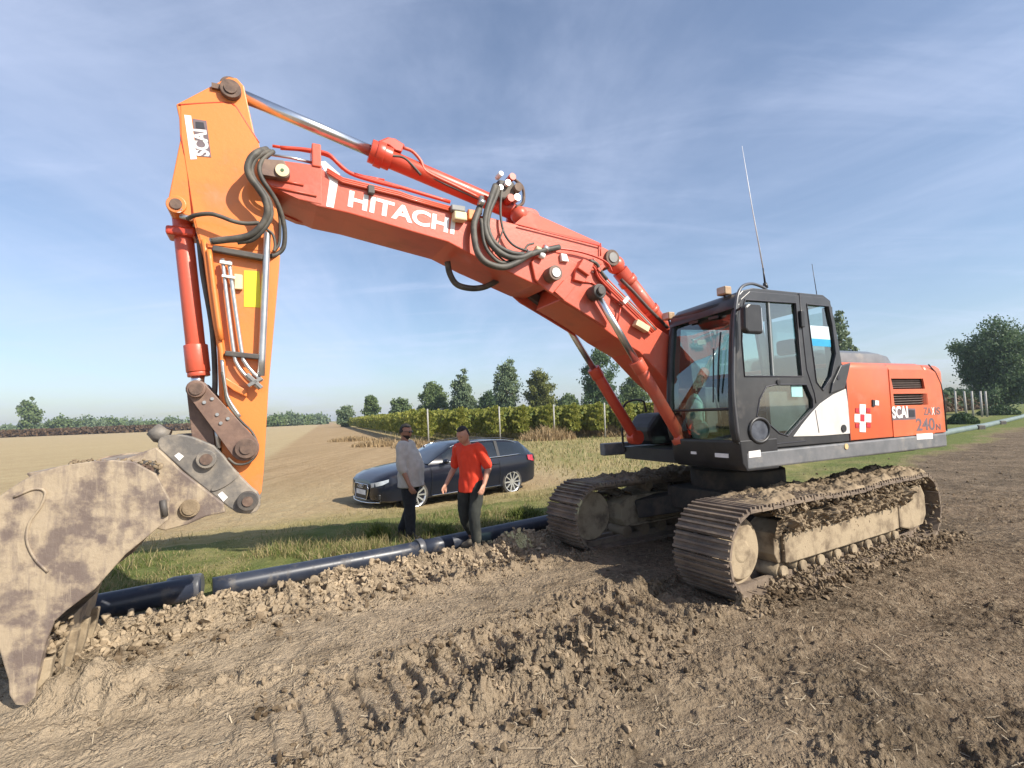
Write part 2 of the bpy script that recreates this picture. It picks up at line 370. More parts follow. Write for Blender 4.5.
def ground_material():
    M = bpy.data.materials.new('earth'); M.use_nodes = True; n = M.node_tree; N = n.nodes; L = n.links
    P = N['Principled BSDF']; P.inputs['Roughness'].default_value = .95; P.inputs['Specular IOR Level'].default_value = .15
    tc = N.new('ShaderNodeTexCoord'); at_ = N.new('ShaderNodeAttribute'); at_.attribute_name = 'cover'
    sep = N.new('ShaderNodeSeparateColor'); L.new(at_.outputs['Color'], sep.inputs[0])
    def ns(s, d=6, ro=.6, stretch=None, rot=0, dist=0):
        t = N.new('ShaderNodeTexNoise'); t.inputs['Scale'].default_value = s; t.inputs['Detail'].default_value = d
        t.inputs['Roughness'].default_value = ro; t.inputs['Distortion'].default_value = dist
        if stretch:
            mp = N.new('ShaderNodeMapping'); mp.inputs['Scale'].default_value = stretch; mp.inputs['Rotation'].default_value = (0, 0, rot)
            L.new(tc.outputs['Object'], mp.inputs[0]); L.new(mp.outputs[0], t.inputs[0])
        else: L.new(tc.outputs['Object'], t.inputs[0])
        return t.outputs['Fac']
    def mr(x, a, b, c=0, d=1):
        t = N.new('ShaderNodeMapRange'); t.inputs[1].default_value = a; t.inputs[2].default_value = b
        t.inputs[3].default_value = c; t.inputs[4].default_value = d; L.new(x, t.inputs[0]); return t.outputs[0]
    def mix(f, a, b):
        t = N.new('ShaderNodeMix'); t.data_type = 'RGBA'; L.new(f, t.inputs[0])
        for i, v in ((6, a), (7, b)):
            if isinstance(v, tuple): t.inputs[i].default_value = (*v, 1)
            else: L.new(v, t.inputs[i])
        return t.outputs[2]
    soil = mix(mr(ns(1.1, 8, .65), .40, .62), SOIL_D, SOIL_L)
    soil = mix(mr(ns(14, 6, .7), .42, .68, 0, .55), soil, SOIL_P)
    soil = mix(mr(ns(60, 4, .7), .55, .75, 0, .6), soil, tuple(c*.55 for c in SOIL_D))
    # near the spoil the earth is dry and pale: world position drives it
    sx = N.new('ShaderNodeSeparateXYZ'); L.new(tc.outputs['Object'], sx.inputs[0])
    leftness = mr(sx.outputs[0], 2.6, -2.0, 0, 1)
    pale = N.new('ShaderNodeMath'); pale.operation = 'MULTIPLY'; L.new(leftness, pale.inputs[0]); L.new(mr(ns(2.2, 6, .6), .3, .52, .30, 1.0), pale.inputs[1])
    soil = mix(pale.outputs[0], soil, SOIL_P)
    # straw bits pressed in the soil
    straw = mr(ns(30, 3, .5, (1, 7, 1), .6, .3), .70, .74, 0, .35)
    soil = mix(straw, soil, (.42, .34, .21))
    dry = mix(mr(ns(2.5, 8, .7), .35, .65), (.30, .245, .10), (.42, .33, .17))
    dry = mix(mr(ns(40, 5, .7, (1, 3, 1)), .4, .7, 0, .5), dry, (.17, .15, .06))
    green = mix(mr(ns(4, 8, .7), .35, .65), (.07, .11, .022), (.15, .17, .05))
    green = mix(mr(ns(55, 4, .7), .4, .7, 0, .5), green, (.26, .25, .10))
    field = mix(mr(ns(1.2, 9, .72), .3, .7), (.375, .285, .155), (.47, .37, .215))
    rowd = math.atan2(.347, .938)
    field = mix(mr(ns(.5, 4, .6, (4.5, .10, 1), rowd), .42, .62, 0, .45), field, (.33, .235, .13))
    field = mix(mr(ns(22, 5, .75), .50, .70, 0, .7), field, (.25, .20, .10))
    field = mix(mr(ns(3.5, 8, .75), .50, .66, 0, .5), field, (.52, .44, .27))
    track_c = mix(mr(ns(2.0, 7, .65), .35, .65), (.33, .228, .122), (.41, .298, .172))
    track_c = mix(mr(ns(1.1, 5, .6, (3.4, .06, 1), rowd), .44, .60, 0, .6), track_c, (.255, .175, .088))
    field = mix(at_.outputs['Alpha'], field, track_c)
    col = mix(sep.outputs[1], dry, green); col = mix(sep.outputs[2], col, field); col = mix(sep.outputs[0], col, soil)
    L.new(col, P.inputs['Base Color'])
    b = N.new('ShaderNodeBump'); b.inputs['Distance'].default_value = .03; b.inputs['Strength'].default_value = 1
    h = N.new('ShaderNodeMath'); h.operation = 'ADD'; L.new(ns(38, 8, .7), h.inputs[0]); 
    h2 = N.new('ShaderNodeMath'); h2.operation = 'MULTIPLY'; L.new(ns(9, 6, .65), h2.inputs[0]); h2.inputs[1].default_value = 2.0
    L.new(h2.outputs[0], h.inputs[1])
    hs = h.outputs[0]
    for sc_, amp in ((26, 1.1), (70, .6)):
        vr = N.new('ShaderNodeTexVoronoi'); vr.inputs['Scale'].default_value = sc_; vr.inputs['Randomness'].default_value = 1
        wv = N.new('ShaderNodeVectorMath'); wv.operation = 'ADD'; nz = N.new('ShaderNodeTexNoise'); nz.inputs['Scale'].default_value = sc_*.6; L.new(tc.outputs['Object'], nz.inputs[0])
        sc2 = N.new('ShaderNodeVectorMath'); sc2.operation = 'SCALE'; sc2.inputs[3].default_value = 1.2/sc_; L.new(nz.outputs['Color'], sc2.inputs[0])
        L.new(tc.outputs['Object'], wv.inputs[0]); L.new(sc2.outputs[0], wv.inputs[1]); L.new(wv.outputs[0], vr.inputs['Vector'])
        mm = N.new('ShaderNodeMath'); mm.operation = 'MULTIPLY'; L.new(mr(vr.outputs['Distance'], .05, .65, 1, 0), mm.inputs[0]); L.new(mr(ns(5, 4, .6), .38, .6, .1*amp, amp), mm.inputs[1])
        m3 = N.new('ShaderNodeMath'); m3.operation = 'MULTIPLY'; L.new(mm.outputs[0], m3.inputs[0]); L.new(sep.outputs[0], m3.inputs[1])
        ad = N.new('ShaderNodeMath'); ad.operation = 'ADD'; L.new(hs, ad.inputs[0]); L.new(m3.outputs[0], ad.inputs[1]); hs = ad.outputs[0]
    L.new(hs, b.inputs['Height']); L.new(b.outputs[0], P.inputs['Normal'])
    return M
SOIL_D = (.088, .062, .038); SOIL_L = (.198, .143, .092); SOIL_P = (.42, .33, .225)
build_ground()

# ---- clods, straw
def clod_variant(sub, seed):
    rs = random.Random(seed); bm = bmesh.new(); bmesh.ops.create_icosphere(bm, subdivisions=sub, radius=1)
    planes = [(Vector((rs.gauss(0, 1), rs.gauss(0, 1), rs.gauss(0, 1))).normalized(), rs.uniform(.28, .70)) for _ in range(8)]
    for v in bm.verts:
        c = v.co.copy()
        for nrm, d in planes:
            t = c.dot(nrm)
            if t > d: c = c - nrm*(t-d)
        c *= 1+.30*mnoise.noise(c*2.2+Vector((seed, 0, 0)))+.12*mnoise.noise(c*6+Vector((0, seed, 0)))
        v.co = c
    V = np.array([v.co[:] for v in bm.verts]); F = np.array([[v.index for v in f.verts] for f in bm.faces]); bm.free(); return V, F
CL2 = [clod_variant(2, i) for i in range(8)]; CL3 = [clod_variant(3, i+20) for i in range(6)]
def rot_batch(n):
    a, b, c = rng.random((3, n))*2*np.pi
    ca, sa, cb_, sb, cc, sc = np.cos(a), np.sin(a), np.cos(b), np.sin(b), np.cos(c), np.sin(c)
    return np.array([[ca*cb_, ca*sb*sc-sa*cc, ca*sb*cc+sa*sc], [sa*cb_, sa*sb*sc+ca*cc, sa*sb*cc-ca*sc], [-sb, cb_*sc, cb_*cc]]).transpose(2, 0, 1)
def merge_clods(P, S, variants):
    Vs, Fs = [], []; off = 0; idx = rng.integers(0, len(variants), len(P))
    for k, (V, F) in enumerate(variants):
        q = np.where(idx == k)[0]
        if not len(q): continue
        M = rot_batch(len(q)); st = rng.uniform(.5, 1.3, (len(q), 1, 3))
        W = np.einsum('nij,vj->nvi', M, V)*st*S[q][:, None, None] + P[q][:, None, :]
        Fs.append((F[None]+(np.arange(len(q))*len(V))[:, None, None]+off).reshape(-1, 3)); Vs.append(W.reshape(-1, 3)); off += len(q)*len(V)
    return np.concatenate(Vs), np.concatenate(Fs)
clod_m = mat('dry_clod', SOIL_P, tuple(c*.62 for c in SOIL_P), rough=.95, scale=2.5, bump=.012, bscale=35, spec=.1)
clod_d = mat('damp_clod', tuple((a+b)/2 for a, b in zip(SOIL_L, SOIL_P)), SOIL_D, rough=.95, scale=2.5, bump=.012, bscale=35, spec=.1)
def in_scene(x, y): return (dpipe(x, y) < -.12) & (np.hypot(x+.66, y-7.05) > .34)
def scatter_clods():
    P = []; S = []
    def put(x, y, s, sink=.15):
        k = in_scene(x, y); x, y, s = x[k], y[k], s[k]
        u, v = track_uv(x, y); k = ~((np.abs(u) < 2.25) & (np.abs(np.abs(v)-1.13) < .38)); x, y, s = x[k], y[k], s[k]
        P.append(np.stack([x, y, ground_z(x, y)+s*(1-2*sink)*.5], -1)); S.append(s)
    # along the spoil ridge
    n = 6500; t = rng.random(n); xs = -5.0+t**.9*8; 
    yl = np.interp(xs, _px, _py); dd = np.maximum(.24, rng.normal(.66, .30, n)); ys = yl-dd*1.28; xs = xs + dd*.1
    put(xs, ys, .006+.045*rng.random(n)**3.2)
    n = 150; t = rng.random(n); xs = -3.8+t*5.2; yl = np.interp(xs, _px, _py); dd = np.maximum(.3, rng.normal(.62, .2, n))
    put(xs, yl-dd*1.28, .03+.04*rng.random(n)**2)
    # rut shoulders and mound
    n = 3200; u = rng.uniform(1.9, 6.2, n); v = rng.choice([1.13, -1.13], n)+rng.choice([-.42, .42], n)+rng.normal(0, .1, n)
    X = EX.x+u*tdir[0]-v*tdir[1]; Y = EX.y+u*tdir[1]+v*tdir[0]; put(X, Y, .005+.026*rng.random(n)**3)
    n = 1500; u = rng.normal(4.3, .8, n); v = rng.normal(1.45, .4, n)
    X = EX.x+u*tdir[0]-v*tdir[1]; Y = EX.y+u*tdir[1]+v*tdir[0]; put(X, Y, .006+.034*rng.random(n)**3)
    # foot of the near track
    n = 1600; u = rng.uniform(-2.6, 2.3, n); v = 1.5+np.abs(rng.normal(0, .16, n)); 
    X = EX.x+u*tdir[0]-v*tdir[1]; Y = EX.y+u*tdir[1]+v*tdir[0]; put(X, Y, .006+.04*rng.random(n)**3)
    # everywhere on the dug ground
    n = 9000; th = rng.uniform(-54, 54, n)*np.pi/180; r = np.exp(rng.uniform(np.log(2), np.log(22), n))
    put(r*np.sin(th), r*np.cos(th), (.003+.016*rng.random(n)**4)*(r/4)**.5)
    return np.concatenate(P), np.concatenate(S)
P_, S_ = scatter_clods()
PALE_ = (P_[:, 0]+.5*rng.normal(size=len(P_)) < .8) & (dpipe(P_[:, 0], P_[:, 1]) > -1.1)
for nm, sel, mt in (('soil_clods', PALE_, clod_m), ('damp_soil_clods', ~PALE_, clod_d)):
    small = S_ < .016
    Va, Fa = merge_clods(P_[sel & small], S_[sel & small], CL2); Vb, Fb = merge_clods(P_[sel & ~small], S_[sel & ~small], CL3)
    np_mesh(nm, np.concatenate([Va, Vb]), np.concatenate([Fa, Fb+len(Va)]), mt, smooth=False, kind='stuff',
            label='pale dry clods of dug soil heaped beside the pipe' if nm == 'soil_clods' else 'brown crumbs of soil lying around the excavator tracks', cat='soil')
# straw and twigs on the soil
def straws(n=2600):
    th = rng.uniform(-54, 54, n)*np.pi/180; r = np.exp(rng.uniform(np.log(2), np.log(14), n))
    x, y = r*np.sin(th), r*np.cos(th); k = dpipe(x, y) < -.3; x, y, r = x[k], y[k], r[k]; n = len(x)
    z = ground_z(x, y)+.012; L_ = rng.uniform(.015, .075, n)*(1+(rng.random(n) > .97)*1.5); a = rng.uniform(0, 2*np.pi, n); e = rng.normal(0, .25, n)
    d = np.stack([np.cos(a)*np.cos(e), np.sin(a)*np.cos(e), np.sin(e)], -1)*L_[:, None]; w = np.stack([-np.sin(a), np.cos(a), 0*a], -1)*rng.uniform(.0012, .0035, n)[:, None]
    c = np.stack([x, y, z], -1); V = np.stack([c-d/2-w, c-d/2+w, c+d/2+w, c+d/2-w], 1).reshape(-1, 3)
    V2 = V.reshape(-1, 4, 3).copy(); V2[:, :, 2] += .002
    F = np.arange(4*n).reshape(-1, 4)
    np_mesh('straw', V, F, leaf_mat('straw', (.30, .22, .13), (.62, .53, .38), 3, .1), kind='stuff', label='bits of straw and dead stems strewn over the bare soil', cat='straw')
straws()
# ================================================================== GRASS AND PLANTS
def blades(x, y, h, lean, w, name, mt, segs=2, z=None, **k):
    n = len(x); z = ground_z(x, y)-.01 if z is None else z
    a = rng.uniform(0, 2*np.pi, n); b = rng.uniform(0, 2*np.pi, n); L_ = lean*rng.random(n)*h
    wx = np.stack([np.cos(b), np.sin(b), 0*b], -1)*w[:, None]; base = np.stack([x, y, z], -1)
    mid = base+np.stack([np.cos(a)*L_*.35, np.sin(a)*L_*.35, h*.6], -1); tip = base+np.stack([np.cos(a)*L_, np.sin(a)*L_, h], -1)
    V = np.stack([base-wx, base+wx, mid+wx*.7, mid-wx*.7, tip+wx*.15, tip-wx*.15], 1).reshape(-1, 3)
    o = np.arange(n)[:, None]*6; F = np.concatenate([o+np.array([0, 1, 2, 3]), o+np.array([3, 2, 4, 5])])
    return np_mesh(name, V, F, mt, **k)
g_green = leaf_mat('grass_green', (.06, .10, .018), (.22, .24, .07), 1.2, .3)
g_dry = leaf_mat('grass_dry', (.24, .20, .08), (.46, .37, .20), 1.2, .3)
def verge():
    n = 52000; x = rng.uniform(-8.5, 6.5, n); yl = np.interp(x, _px, _py); d = .12+rng.gamma(1.6, .75, n); y = yl+d*1.28
    keep = (fbm(x*1.1, y*1.1, 3) > -.28+.08*(d > 2.4)) & (d < 4.2); x, y, d = x[keep], y[keep], d[keep]; n = len(x)
    dens = np.clip(.7+1.6*fbm(x*.8+3, y*.8, 3), .25, 1.6)
    h = (.05+.13*rng.random(n)**1.5)*dens*np.where(d > 2.2, .6, 1)
    dry = rng.random(n) < np.clip(.38+.25*(d-.8)+.5*fbm(x*.6, y*.6+5, 2), .1, .9)
    blades(x[~dry], y[~dry], h[~dry], .9, np.full((~dry).sum(), .005), 'grass', g_green, kind='stuff', label='green grass growing in the strip beyond the black pipe', cat='grass')
    blades(x[dry], y[dry], h[dry]*1.1, 1.1, np.full(dry.sum(), .0045), 'dry_grass', g_dry, kind='stuff', label='yellowed dry grass mixed into the verge beyond the pipe', cat='dry grass')
verge()
def far_tufts():
    # tufts between the verge and the vineyard, and on the green field to the right
    n = 26000; th = rng.uniform(-20, 60, n)*np.pi/180; r = np.exp(rng.uniform(np.log(9), np.log(60), n)); x, y = r*np.sin(th), r*np.cos(th)
    d = dpipe(x, y); k = (d > 3.4) & (y < 60) & (x+.37*y > 7.0+rng.normal(0, .4, n)); x, y, r = x[k], y[k], r[k]; n = len(x)
    h = rng.uniform(.04, .13, n)*(1+r/45)
    g = (rng.random(n) < np.where(x > 12, .7, .22))
    blades(x[g], y[g], h[g], 1.0, .004+.0007*r[g], 'meadow_grass', g_green, kind='stuff', label='short meadow grass on the flat ground in front of the vines', cat='meadow grass')
    blades(x[~g], y[~g], h[~g], 1.2, .004+.0007*r[~g], 'meadow_straw', g_dry, kind='stuff', label='bleached straw-coloured grass around the parked car and headland', cat='meadow straw')
far_tufts()

def leaf_cloud(C, size, flat=.0):
    """quads at points C (n,3) with size (n,)"""
    n = len(C); M = rot_batch(n); q = np.array([[-.5, -.32, 0], [.5, -.32, 0], [.5, .32, 0], [-.5, .32, 0]])
    W = np.einsum('nij,vj->nvi', M, q)*size[:, None, None] + C[:, None, :]
    return W.reshape(-1, 3), np.arange(4*n).reshape(-1, 4)
def crown_points(n, rx, rz, zc, clusters, seed, shape='round', spread=.42):
    """leaf positions in clumps around branch tips; light gaps between clumps"""
    g = np.random.default_rng(seed); cs = []
    for _ in range(clusters):
        while True:
            p = g.uniform(-1, 1, 3)
            q = np.linalg.norm(p)
            if q > 1: continue
            if g.random() > .25+.75*q: continue
            hz = (p[2]+1)/2
            if shape == 'cone' and math.hypot(p[0], p[1]) > 1.05*(1-hz)**.75+.08: continue
            if shape == 'column' and False: continue
            break
        s = 1+.18*g.normal()
        cs.append((p[0]*rx*s, p[1]*rx*s, zc+p[2]*rz*s))
    for q in np.linspace(-.95, .95, 9):
        w_ = (1-((q+1)/2))*.5+.12 if shape == 'cone' else .45*math.sqrt(max(0, 1-q*q))+.1
        for _ in range(2): cs.append((g.normal(0, .5)*rx*w_, g.normal(0, .5)*rx*w_, zc+q*rz))
    clusters = len(cs)
    cs = np.array(cs); k = g.integers(0, clusters, n)
    off = g.normal(0, 1, (n, 3)); off /= (np.linalg.norm(off, axis=1)[:, None]+1e-6); off *= (g.random((n, 1))**.45)*(1+.3*g.normal(0, 1, (n, 1)).clip(-.8, 1.3))
    rad = (g.uniform(.6, 1.45, clusters)*(.55+.45*g.random(clusters)))[k][:, None]*rx*spread
    top_ = 1 if shape != 'cone' else (1.15-.75*((cs[k][:, 2:3]-zc)/rz+1)/2)
    return cs[k]+off*rad*top_*np.array([1, 1, .95]), cs
TM = {}
def tree(name, loc, H, rx, label, cat='tree', group=None, shape='round', n=5000, clusters=46, leafs=.3, lm=None, seed=0, base=.18, bark=None):
    key = (H, rx, shape, n, seed)
    root = empty(name, (loc[0], loc[1], float(ground_z(loc[0], loc[1]))-.05), random.uniform(0, 6.28), label=label, cat=cat, group=group)
    zc = H*(.5+base/2); rz = H*(1-base)/2
    C, cs = crown_points(n, rx, rz, zc, clusters, seed, shape)
    V, F = leaf_cloud(C, rng.uniform(.6, 1.3, len(C))*leafs)
    np_mesh('crown', V, F, lm, root)
    t = MB(); rb = H*.022+.04; trunk = [(0, 0, 0), (rng.normal(0, .05), rng.normal(0, .05), H*.3), (rng.normal(0, .15), rng.normal(0, .15), H*.6), (0, 0, H*.85)]
    t.tube(curve(trunk, 4), [rb*(1-.85*i/12) for i in range(13)], 8)
    for c in cs[:min(22, len(cs))]:
        z0 = max(H*base*.8, c[2]*.62-.1); t.tube([(0, 0, z0), (c[0]*.5, c[1]*.5, (z0+c[2])/2+.1*H*.1), tuple(c)], [rb*.38, rb*.24, rb*.08], 5, cap=False)
    t.build('trunk', bark or barkm, root, weld=False)
    return root
barkm = mat('bark', (.13, .10, .075), (.22, .18, .14), rough=.9, scale=4, bump=.02)
lf_dark = leaf_mat('leaf_dark', (.03, .062, .020), (.085, .13, .045), .35, .25)
lf_mid = leaf_mat('leaf_mid', (.085, .135, .05), (.20, .255, .10), .35, .3)
lf_grey = leaf_mat('leaf_greygreen', (.10, .15, .085), (.23, .285, .15), .35, .3)
lf_big = leaf_mat('leaf_broad', (.05, .10, .045), (.14, .20, .085), .35, .3)
lf_yel = leaf_mat('leaf_olive', (.09, .11, .025), (.22, .23, .06), .35, .3)
lf_vine = leaf_mat('leaf_vine', (.10, .15, .025), (.50, .47, .11), .5, .5)
lf_rust = leaf_mat('leaf_rust', (.075, .05, .028), (.17, .105, .055), .12, .2)

def tplace(px, base_dist):
    """ground point at distance base_dist metres in the column px"""
    v = ray(px, 425); v = Vector((v.x, v.y, 0)).normalized(); k = base_dist/ (v.dot(Vector((0, 1, 0)))); return (v.x*k, v.y*k)
def hfor(pytop, px, dist):
    """height of a thing whose top is seen at row pytop"""
    v = ray(px, pytop); return CAM_H + v.z/v.y*dist
# trees behind the vineyard: column, row of the top, distance, crown width in pixels, shape, leaves, label
TR = [
 (345, 408, 150, 16, 'round', lf_grey, 'small hazy bush-like tree at the far end of the vineyard'),
 (371, 397, 130, 17, 'round', lf_mid, 'low round tree standing just right of the vineyard track end'),
 (401, 400, 125, 24, 'round', lf_mid, 'wide low tree between the round tree and the taller trees'),
 (435, 386, 110, 30, 'round', lf_mid, 'rounded bushy tree above the man in the grey shirt'),
 (463, 377, 105, 25, 'round', lf_grey, 'upright oval tree above the man in the red shirt'),
 (490, 394, 120, 26, 'round', lf_dark, 'low dark tree wedged left of the tallest vineyard tree'),
 (507, 366, 95, 32, 'round', lf_grey, 'tallest tree of the group between the two middle vineyard posts'),
 (541, 373, 95, 32, 'round', lf_yel, 'loose yellowish tree right of the tallest tree of the group'),
 (568, 396, 110, 22, 'round', lf_mid, 'low shrubby tree in the gap before the large dark tree'),
 (601, 352, 80, 44, 'round', lf_big, 'large dark tree standing behind the boom cylinder'),
 (636, 378, 95, 30, 'round', lf_mid, 'mid green tree showing between the boom and its cylinder'),
 (845, 316, 60, 26, 'round', lf_grey, 'pale green tree top showing behind the excavator cab'),
]
for i, (px, pt, D, wpx, shp, lm, lab) in enumerate(TR):
    x, y = tplace(px, D); H = hfor(pt, px, D); rx = wpx*D/FPX/2
    tree('tree', (x, y), H, rx*.80, lab, 'tree', 'trees behind the vineyard', shp, 12000, 90, .0026*D+.05, lm, i+1, base=.06)
# big tree on the right
x, y = tplace(1003, 62); H = hfor(328, 1003, 62)
tree('broad_tree', (x, y), H*.97, 3.5, 'large broad dark green tree with a short trunk on the right grass field', 'tree', None, 'round', 46000, 190, .20, lf_big, 77, base=.16)
# far line of trees on the left horizon
FT = [(28, 403, 230, 17, 'column', 'tall narrow poplar on the far left horizon'), (48, 424, 260, 24, 'round', 'low round tree just right of the poplar'),
      (62, 419, 250, 20, 'round', 'round tree behind the rust-red hedge, second from the poplar'), (85, 422, 280, 34, 'round', 'wide low tree left of the white farm building'),
      (108, 421, 300, 26, 'round', 'hazy tree rising directly behind the white farm building'), (130, 423, 320, 36, 'round', 'wide flat-topped tree right of the white farm building'),
      (152, 424, 300, 24, 'round', 'small tree on the horizon left of the bucket linkage'), (172, 419, 280, 20, 'round', 'pointed round tree on the horizon above the bucket ears'),
      (276, 417, 260, 18, 'round', 'small tree on the horizon just right of the orange arm'), (290, 415, 270, 22, 'round', 'rounded tree on the horizon over the stubble field'),
      (303, 418, 300, 22, 'round', 'low tree on the horizon at the head of the dirt track'), (8, 427, 250, 24, 'round', 'low bush-like tree at the left end of the horizon'),
      (195, 424, 320, 40, 'round', 'wide low tree partly behind the excavator arm'), (318, 416, 330, 20, 'round', 'faint tree beside the vineyard vanishing point'), (265, 421, 340, 26, 'round', 'low far tree touching the arm edge on the horizon')]
for i, (px, pt, D, wpx, shp, lab) in enumerate(FT):
    x, y = tplace(px, D); H = hfor(pt, px, D); rx = wpx*D/FPX/2
    tree('poplar' if shp == 'column' else 'distant_tree', (x, y), H, rx, lab, 'tree', 'trees along the far horizon', 'round', 3000, 36, .0036*D, lf_grey if i % 2 else lf_mid, 100+i, base=.04)
# right horizon trees
for i, (px, pt, D, wpx, lab) in enumerate([(955, 390, 150, 26, 'low tree behind the right vineyard posts'), (972, 391, 160, 24, 'low dark tree left of the big broad tree'), (1022, 392, 150, 34, 'tree at the right edge behind the big broad tree'), (1060, 380, 140, 40, 'tree just beyond the right end of the field'), (938, 391, 150, 24, 'low tree half hidden by the counterweight')]):
    x, y = tplace(px, D); H = hfor(pt, px, D); tree('distant_tree', (x, y), H, wpx*D/FPX/2, lab, 'tree', 'trees along the right horizon', 'round', 3000, 34, .5, lf_dark, 150+i, base=.05)

# rust coloured vineyard band across the far field
def hedge(name, a, b, h, w, n, lm, leafs, label, cat, group=None, posts=False, gaps=.0, z0=.0, density=None):
    a = Vector((a[0], a[1], 0)); b = Vector((b[0], b[1], 0)); L_ = (b-a).length; d = (b-a)/L_; s = Vector((-d.y, d.x, 0))
    root = empty(name, (a.x, a.y, float(ground_z(a.x, a.y))), math.atan2(d.y, d.x), label=label, cat=cat, group=group)
    return root, L_
def hedge_leaves(L_, h, w, n, leafs, z0, seed, pw=1.0):
    g = np.random.default_rng(seed); t = g.random(n)**pw*L_
    top = h*(1+.16*perlin(t*.45, t*0+seed)+.22*perlin(t*2.1, t*0+seed+3))
    z = z0+(top-z0)*g.random(n)**.8; bul = np.sin(np.clip((z-z0)/(h-z0+1e-6), 0, 1)*np.pi)**.5
    s = g.normal(0, .42, n)*w*(.55+.5*bul)*(1+.4*perlin(t*2.2, z*2))
    return leaf_cloud(np.stack([t, s, z], -1), g.uniform(.6, 1.3, n)*leafs*(1+t/60))
ROWD = Vector((-.347, .938, 0))
postm = mat('vine_post', (.30, .29, .27), (.40, .385, .36), rough=.8, scale=5)
vineL = [hedge_leaves(150, 2.3, .6, 36000, .17, .55, 5, 2.2), hedge_leaves(110, 2.3, .6, 16000, .20, .55, 9, 1.9)]
vine_me = []
rows_x = [-6.3, -3.75, -1.15, .8, 2.75, 4.55, 6.35, 8.4, 10.5, 12.6, 14.8, 17, 19.3, 21.6]
vlab = ['nearest vine row, running away beside the dirt track'] + ['vine row ending behind the %s' % s for s in ('man in the grey shirt', 'space between the two men', 'man in the red shirt', "car's roof", "car's tail", 'dry grass right of the car', 'dry scrub left of the boom cylinder', 'boom cylinder', 'empty left side of the excavator step', 'excavator cab window', 'excavator cab door', 'excavator cab rear', 'excavator engine cover')]
for i, xs in enumerate(rows_x):
    z = float(ground_z(xs, 37.0))
    root = empty('vine_row', (xs, 37.0+rng.normal(0, .2), z), math.atan2(ROWD.y, ROWD.x), label=vlab[i], cat='vine row', group='rows of the vineyard')
    k = 0 if i == 0 else 1
    if len(vine_me) <= k or vine_me[k] is None:
        o = np_mesh('foliage', *vineL[k], lf_vine, root); vine_me.append(o.data)
    else:
        o = bpy.data.objects.new('foliage', vine_me[k]); COL.objects.link(o); o.parent = root
    lean = rng.normal(-.02, .05)
    
    if i % 2 == 0: p = MB(); p.tube([(-.5, 0, -.1), (-.5+lean, rng.normal(0, .03), 2.5)], .055, 8); p.build('end_post', postm, root)
    if i in (0, 2):
        for j in range(1, 7 if i == 0 else 3):
            p = MB(); p.tube([(j*5.5, 0, -.1), (j*5.5, 0, 2.2)], .04, 6); p.build('post', postm, root)
# dry scrub at the row ends
def scrub(loc, rx, h, n, lm, label, seed, name='dry_bush', cat='bush', group=None):
    root_z = float(ground_z(loc[0], loc[1])); g = np.random.default_rng(seed)
    a = g.uniform(0, 2*np.pi, n); r = rx*g.random(n)**.6; x = loc[0]+r*np.cos(a); y = loc[1]+r*np.sin(a)*.7
    hh = h*(1-.6*(r/rx)**2)*g.uniform(.45, 1.1, n)
    return blades(x, y, hh, .8, np.full(n, .012+.0006*loc[1]), name, lm, label=label, cat=cat, group=group)
straw_m = leaf_mat('scrub', (.26, .18, .09), (.46, .34, .19), .8, .25)
for i, (px, py, w, h, lab) in enumerate([(548, 440, 2.0, 1.1, 'tawny dry scrub right behind the car tail'), (590, 436, 2.2, 1.0, 'tawny dry scrub below the post left of the cylinder'), (620, 436, 2.0, 1.15, 'tawny dry scrub beside the excavator step'),
    (380, 446, 2.0, .62, 'tawny dry scrub at the foot of the nearest vine row'), (352, 441, 2.2, .5, 'low dry scrub along the dirt track edge'), (415, 447, 1.6, .6, 'dry scrub beside the head of the man in grey'), (640, 436, 1.6, 1.0, 'dry scrub partly behind the excavator mirror side')]):
    g_ = gnd(px, py); scrub((g_.x, g_.y), w, h, 700, straw_m, lab, 40+i, group='dry scrub at the vine row ends')
for i, (x_, y_, w, h, lm, lab) in enumerate([(-2.15, 7.95, .18, .27, g_green, 'leafy green weed growing at the left foot of the man in grey'), (-1.2, 8.15, .3, .22, g_green, 'low weed patch between the two men'), (.15, 9.5, .35, .25, g_green, 'low weed patch beyond the pipe right of the man in red')]):
    scrub((x_, y_), w, h, 380, lm, lab, 60+i, name='weed', cat='weed')
for i, (px, py, w, h, lab) in enumerate([(963, 424, 1.7, .8, 'low round shrub on the grass next to the far pipe'), (999, 415, 3.2, 1.1, 'low wide shrub below the big broad tree')]):
    g_ = gnd(px, py); r_ = empty('shrub', (g_.x, g_.y, float(ground_z(g_.x, g_.y))), 0, label=lab, cat='shrub'); gq_ = np.random.default_rng(i); a_ = gq_.uniform(0, 6.28, 2600); rr_ = w*.55*gq_.random(2600)**.6
    np_mesh('foliage', *leaf_cloud(np.stack([rr_*np.cos(a_), rr_*np.sin(a_), h*gq_.random(2600)*(1.05-(rr_/(w*.55))**2*.8)], -1), gq_.uniform(.1, .24, 2600)), lf_dark, r_)
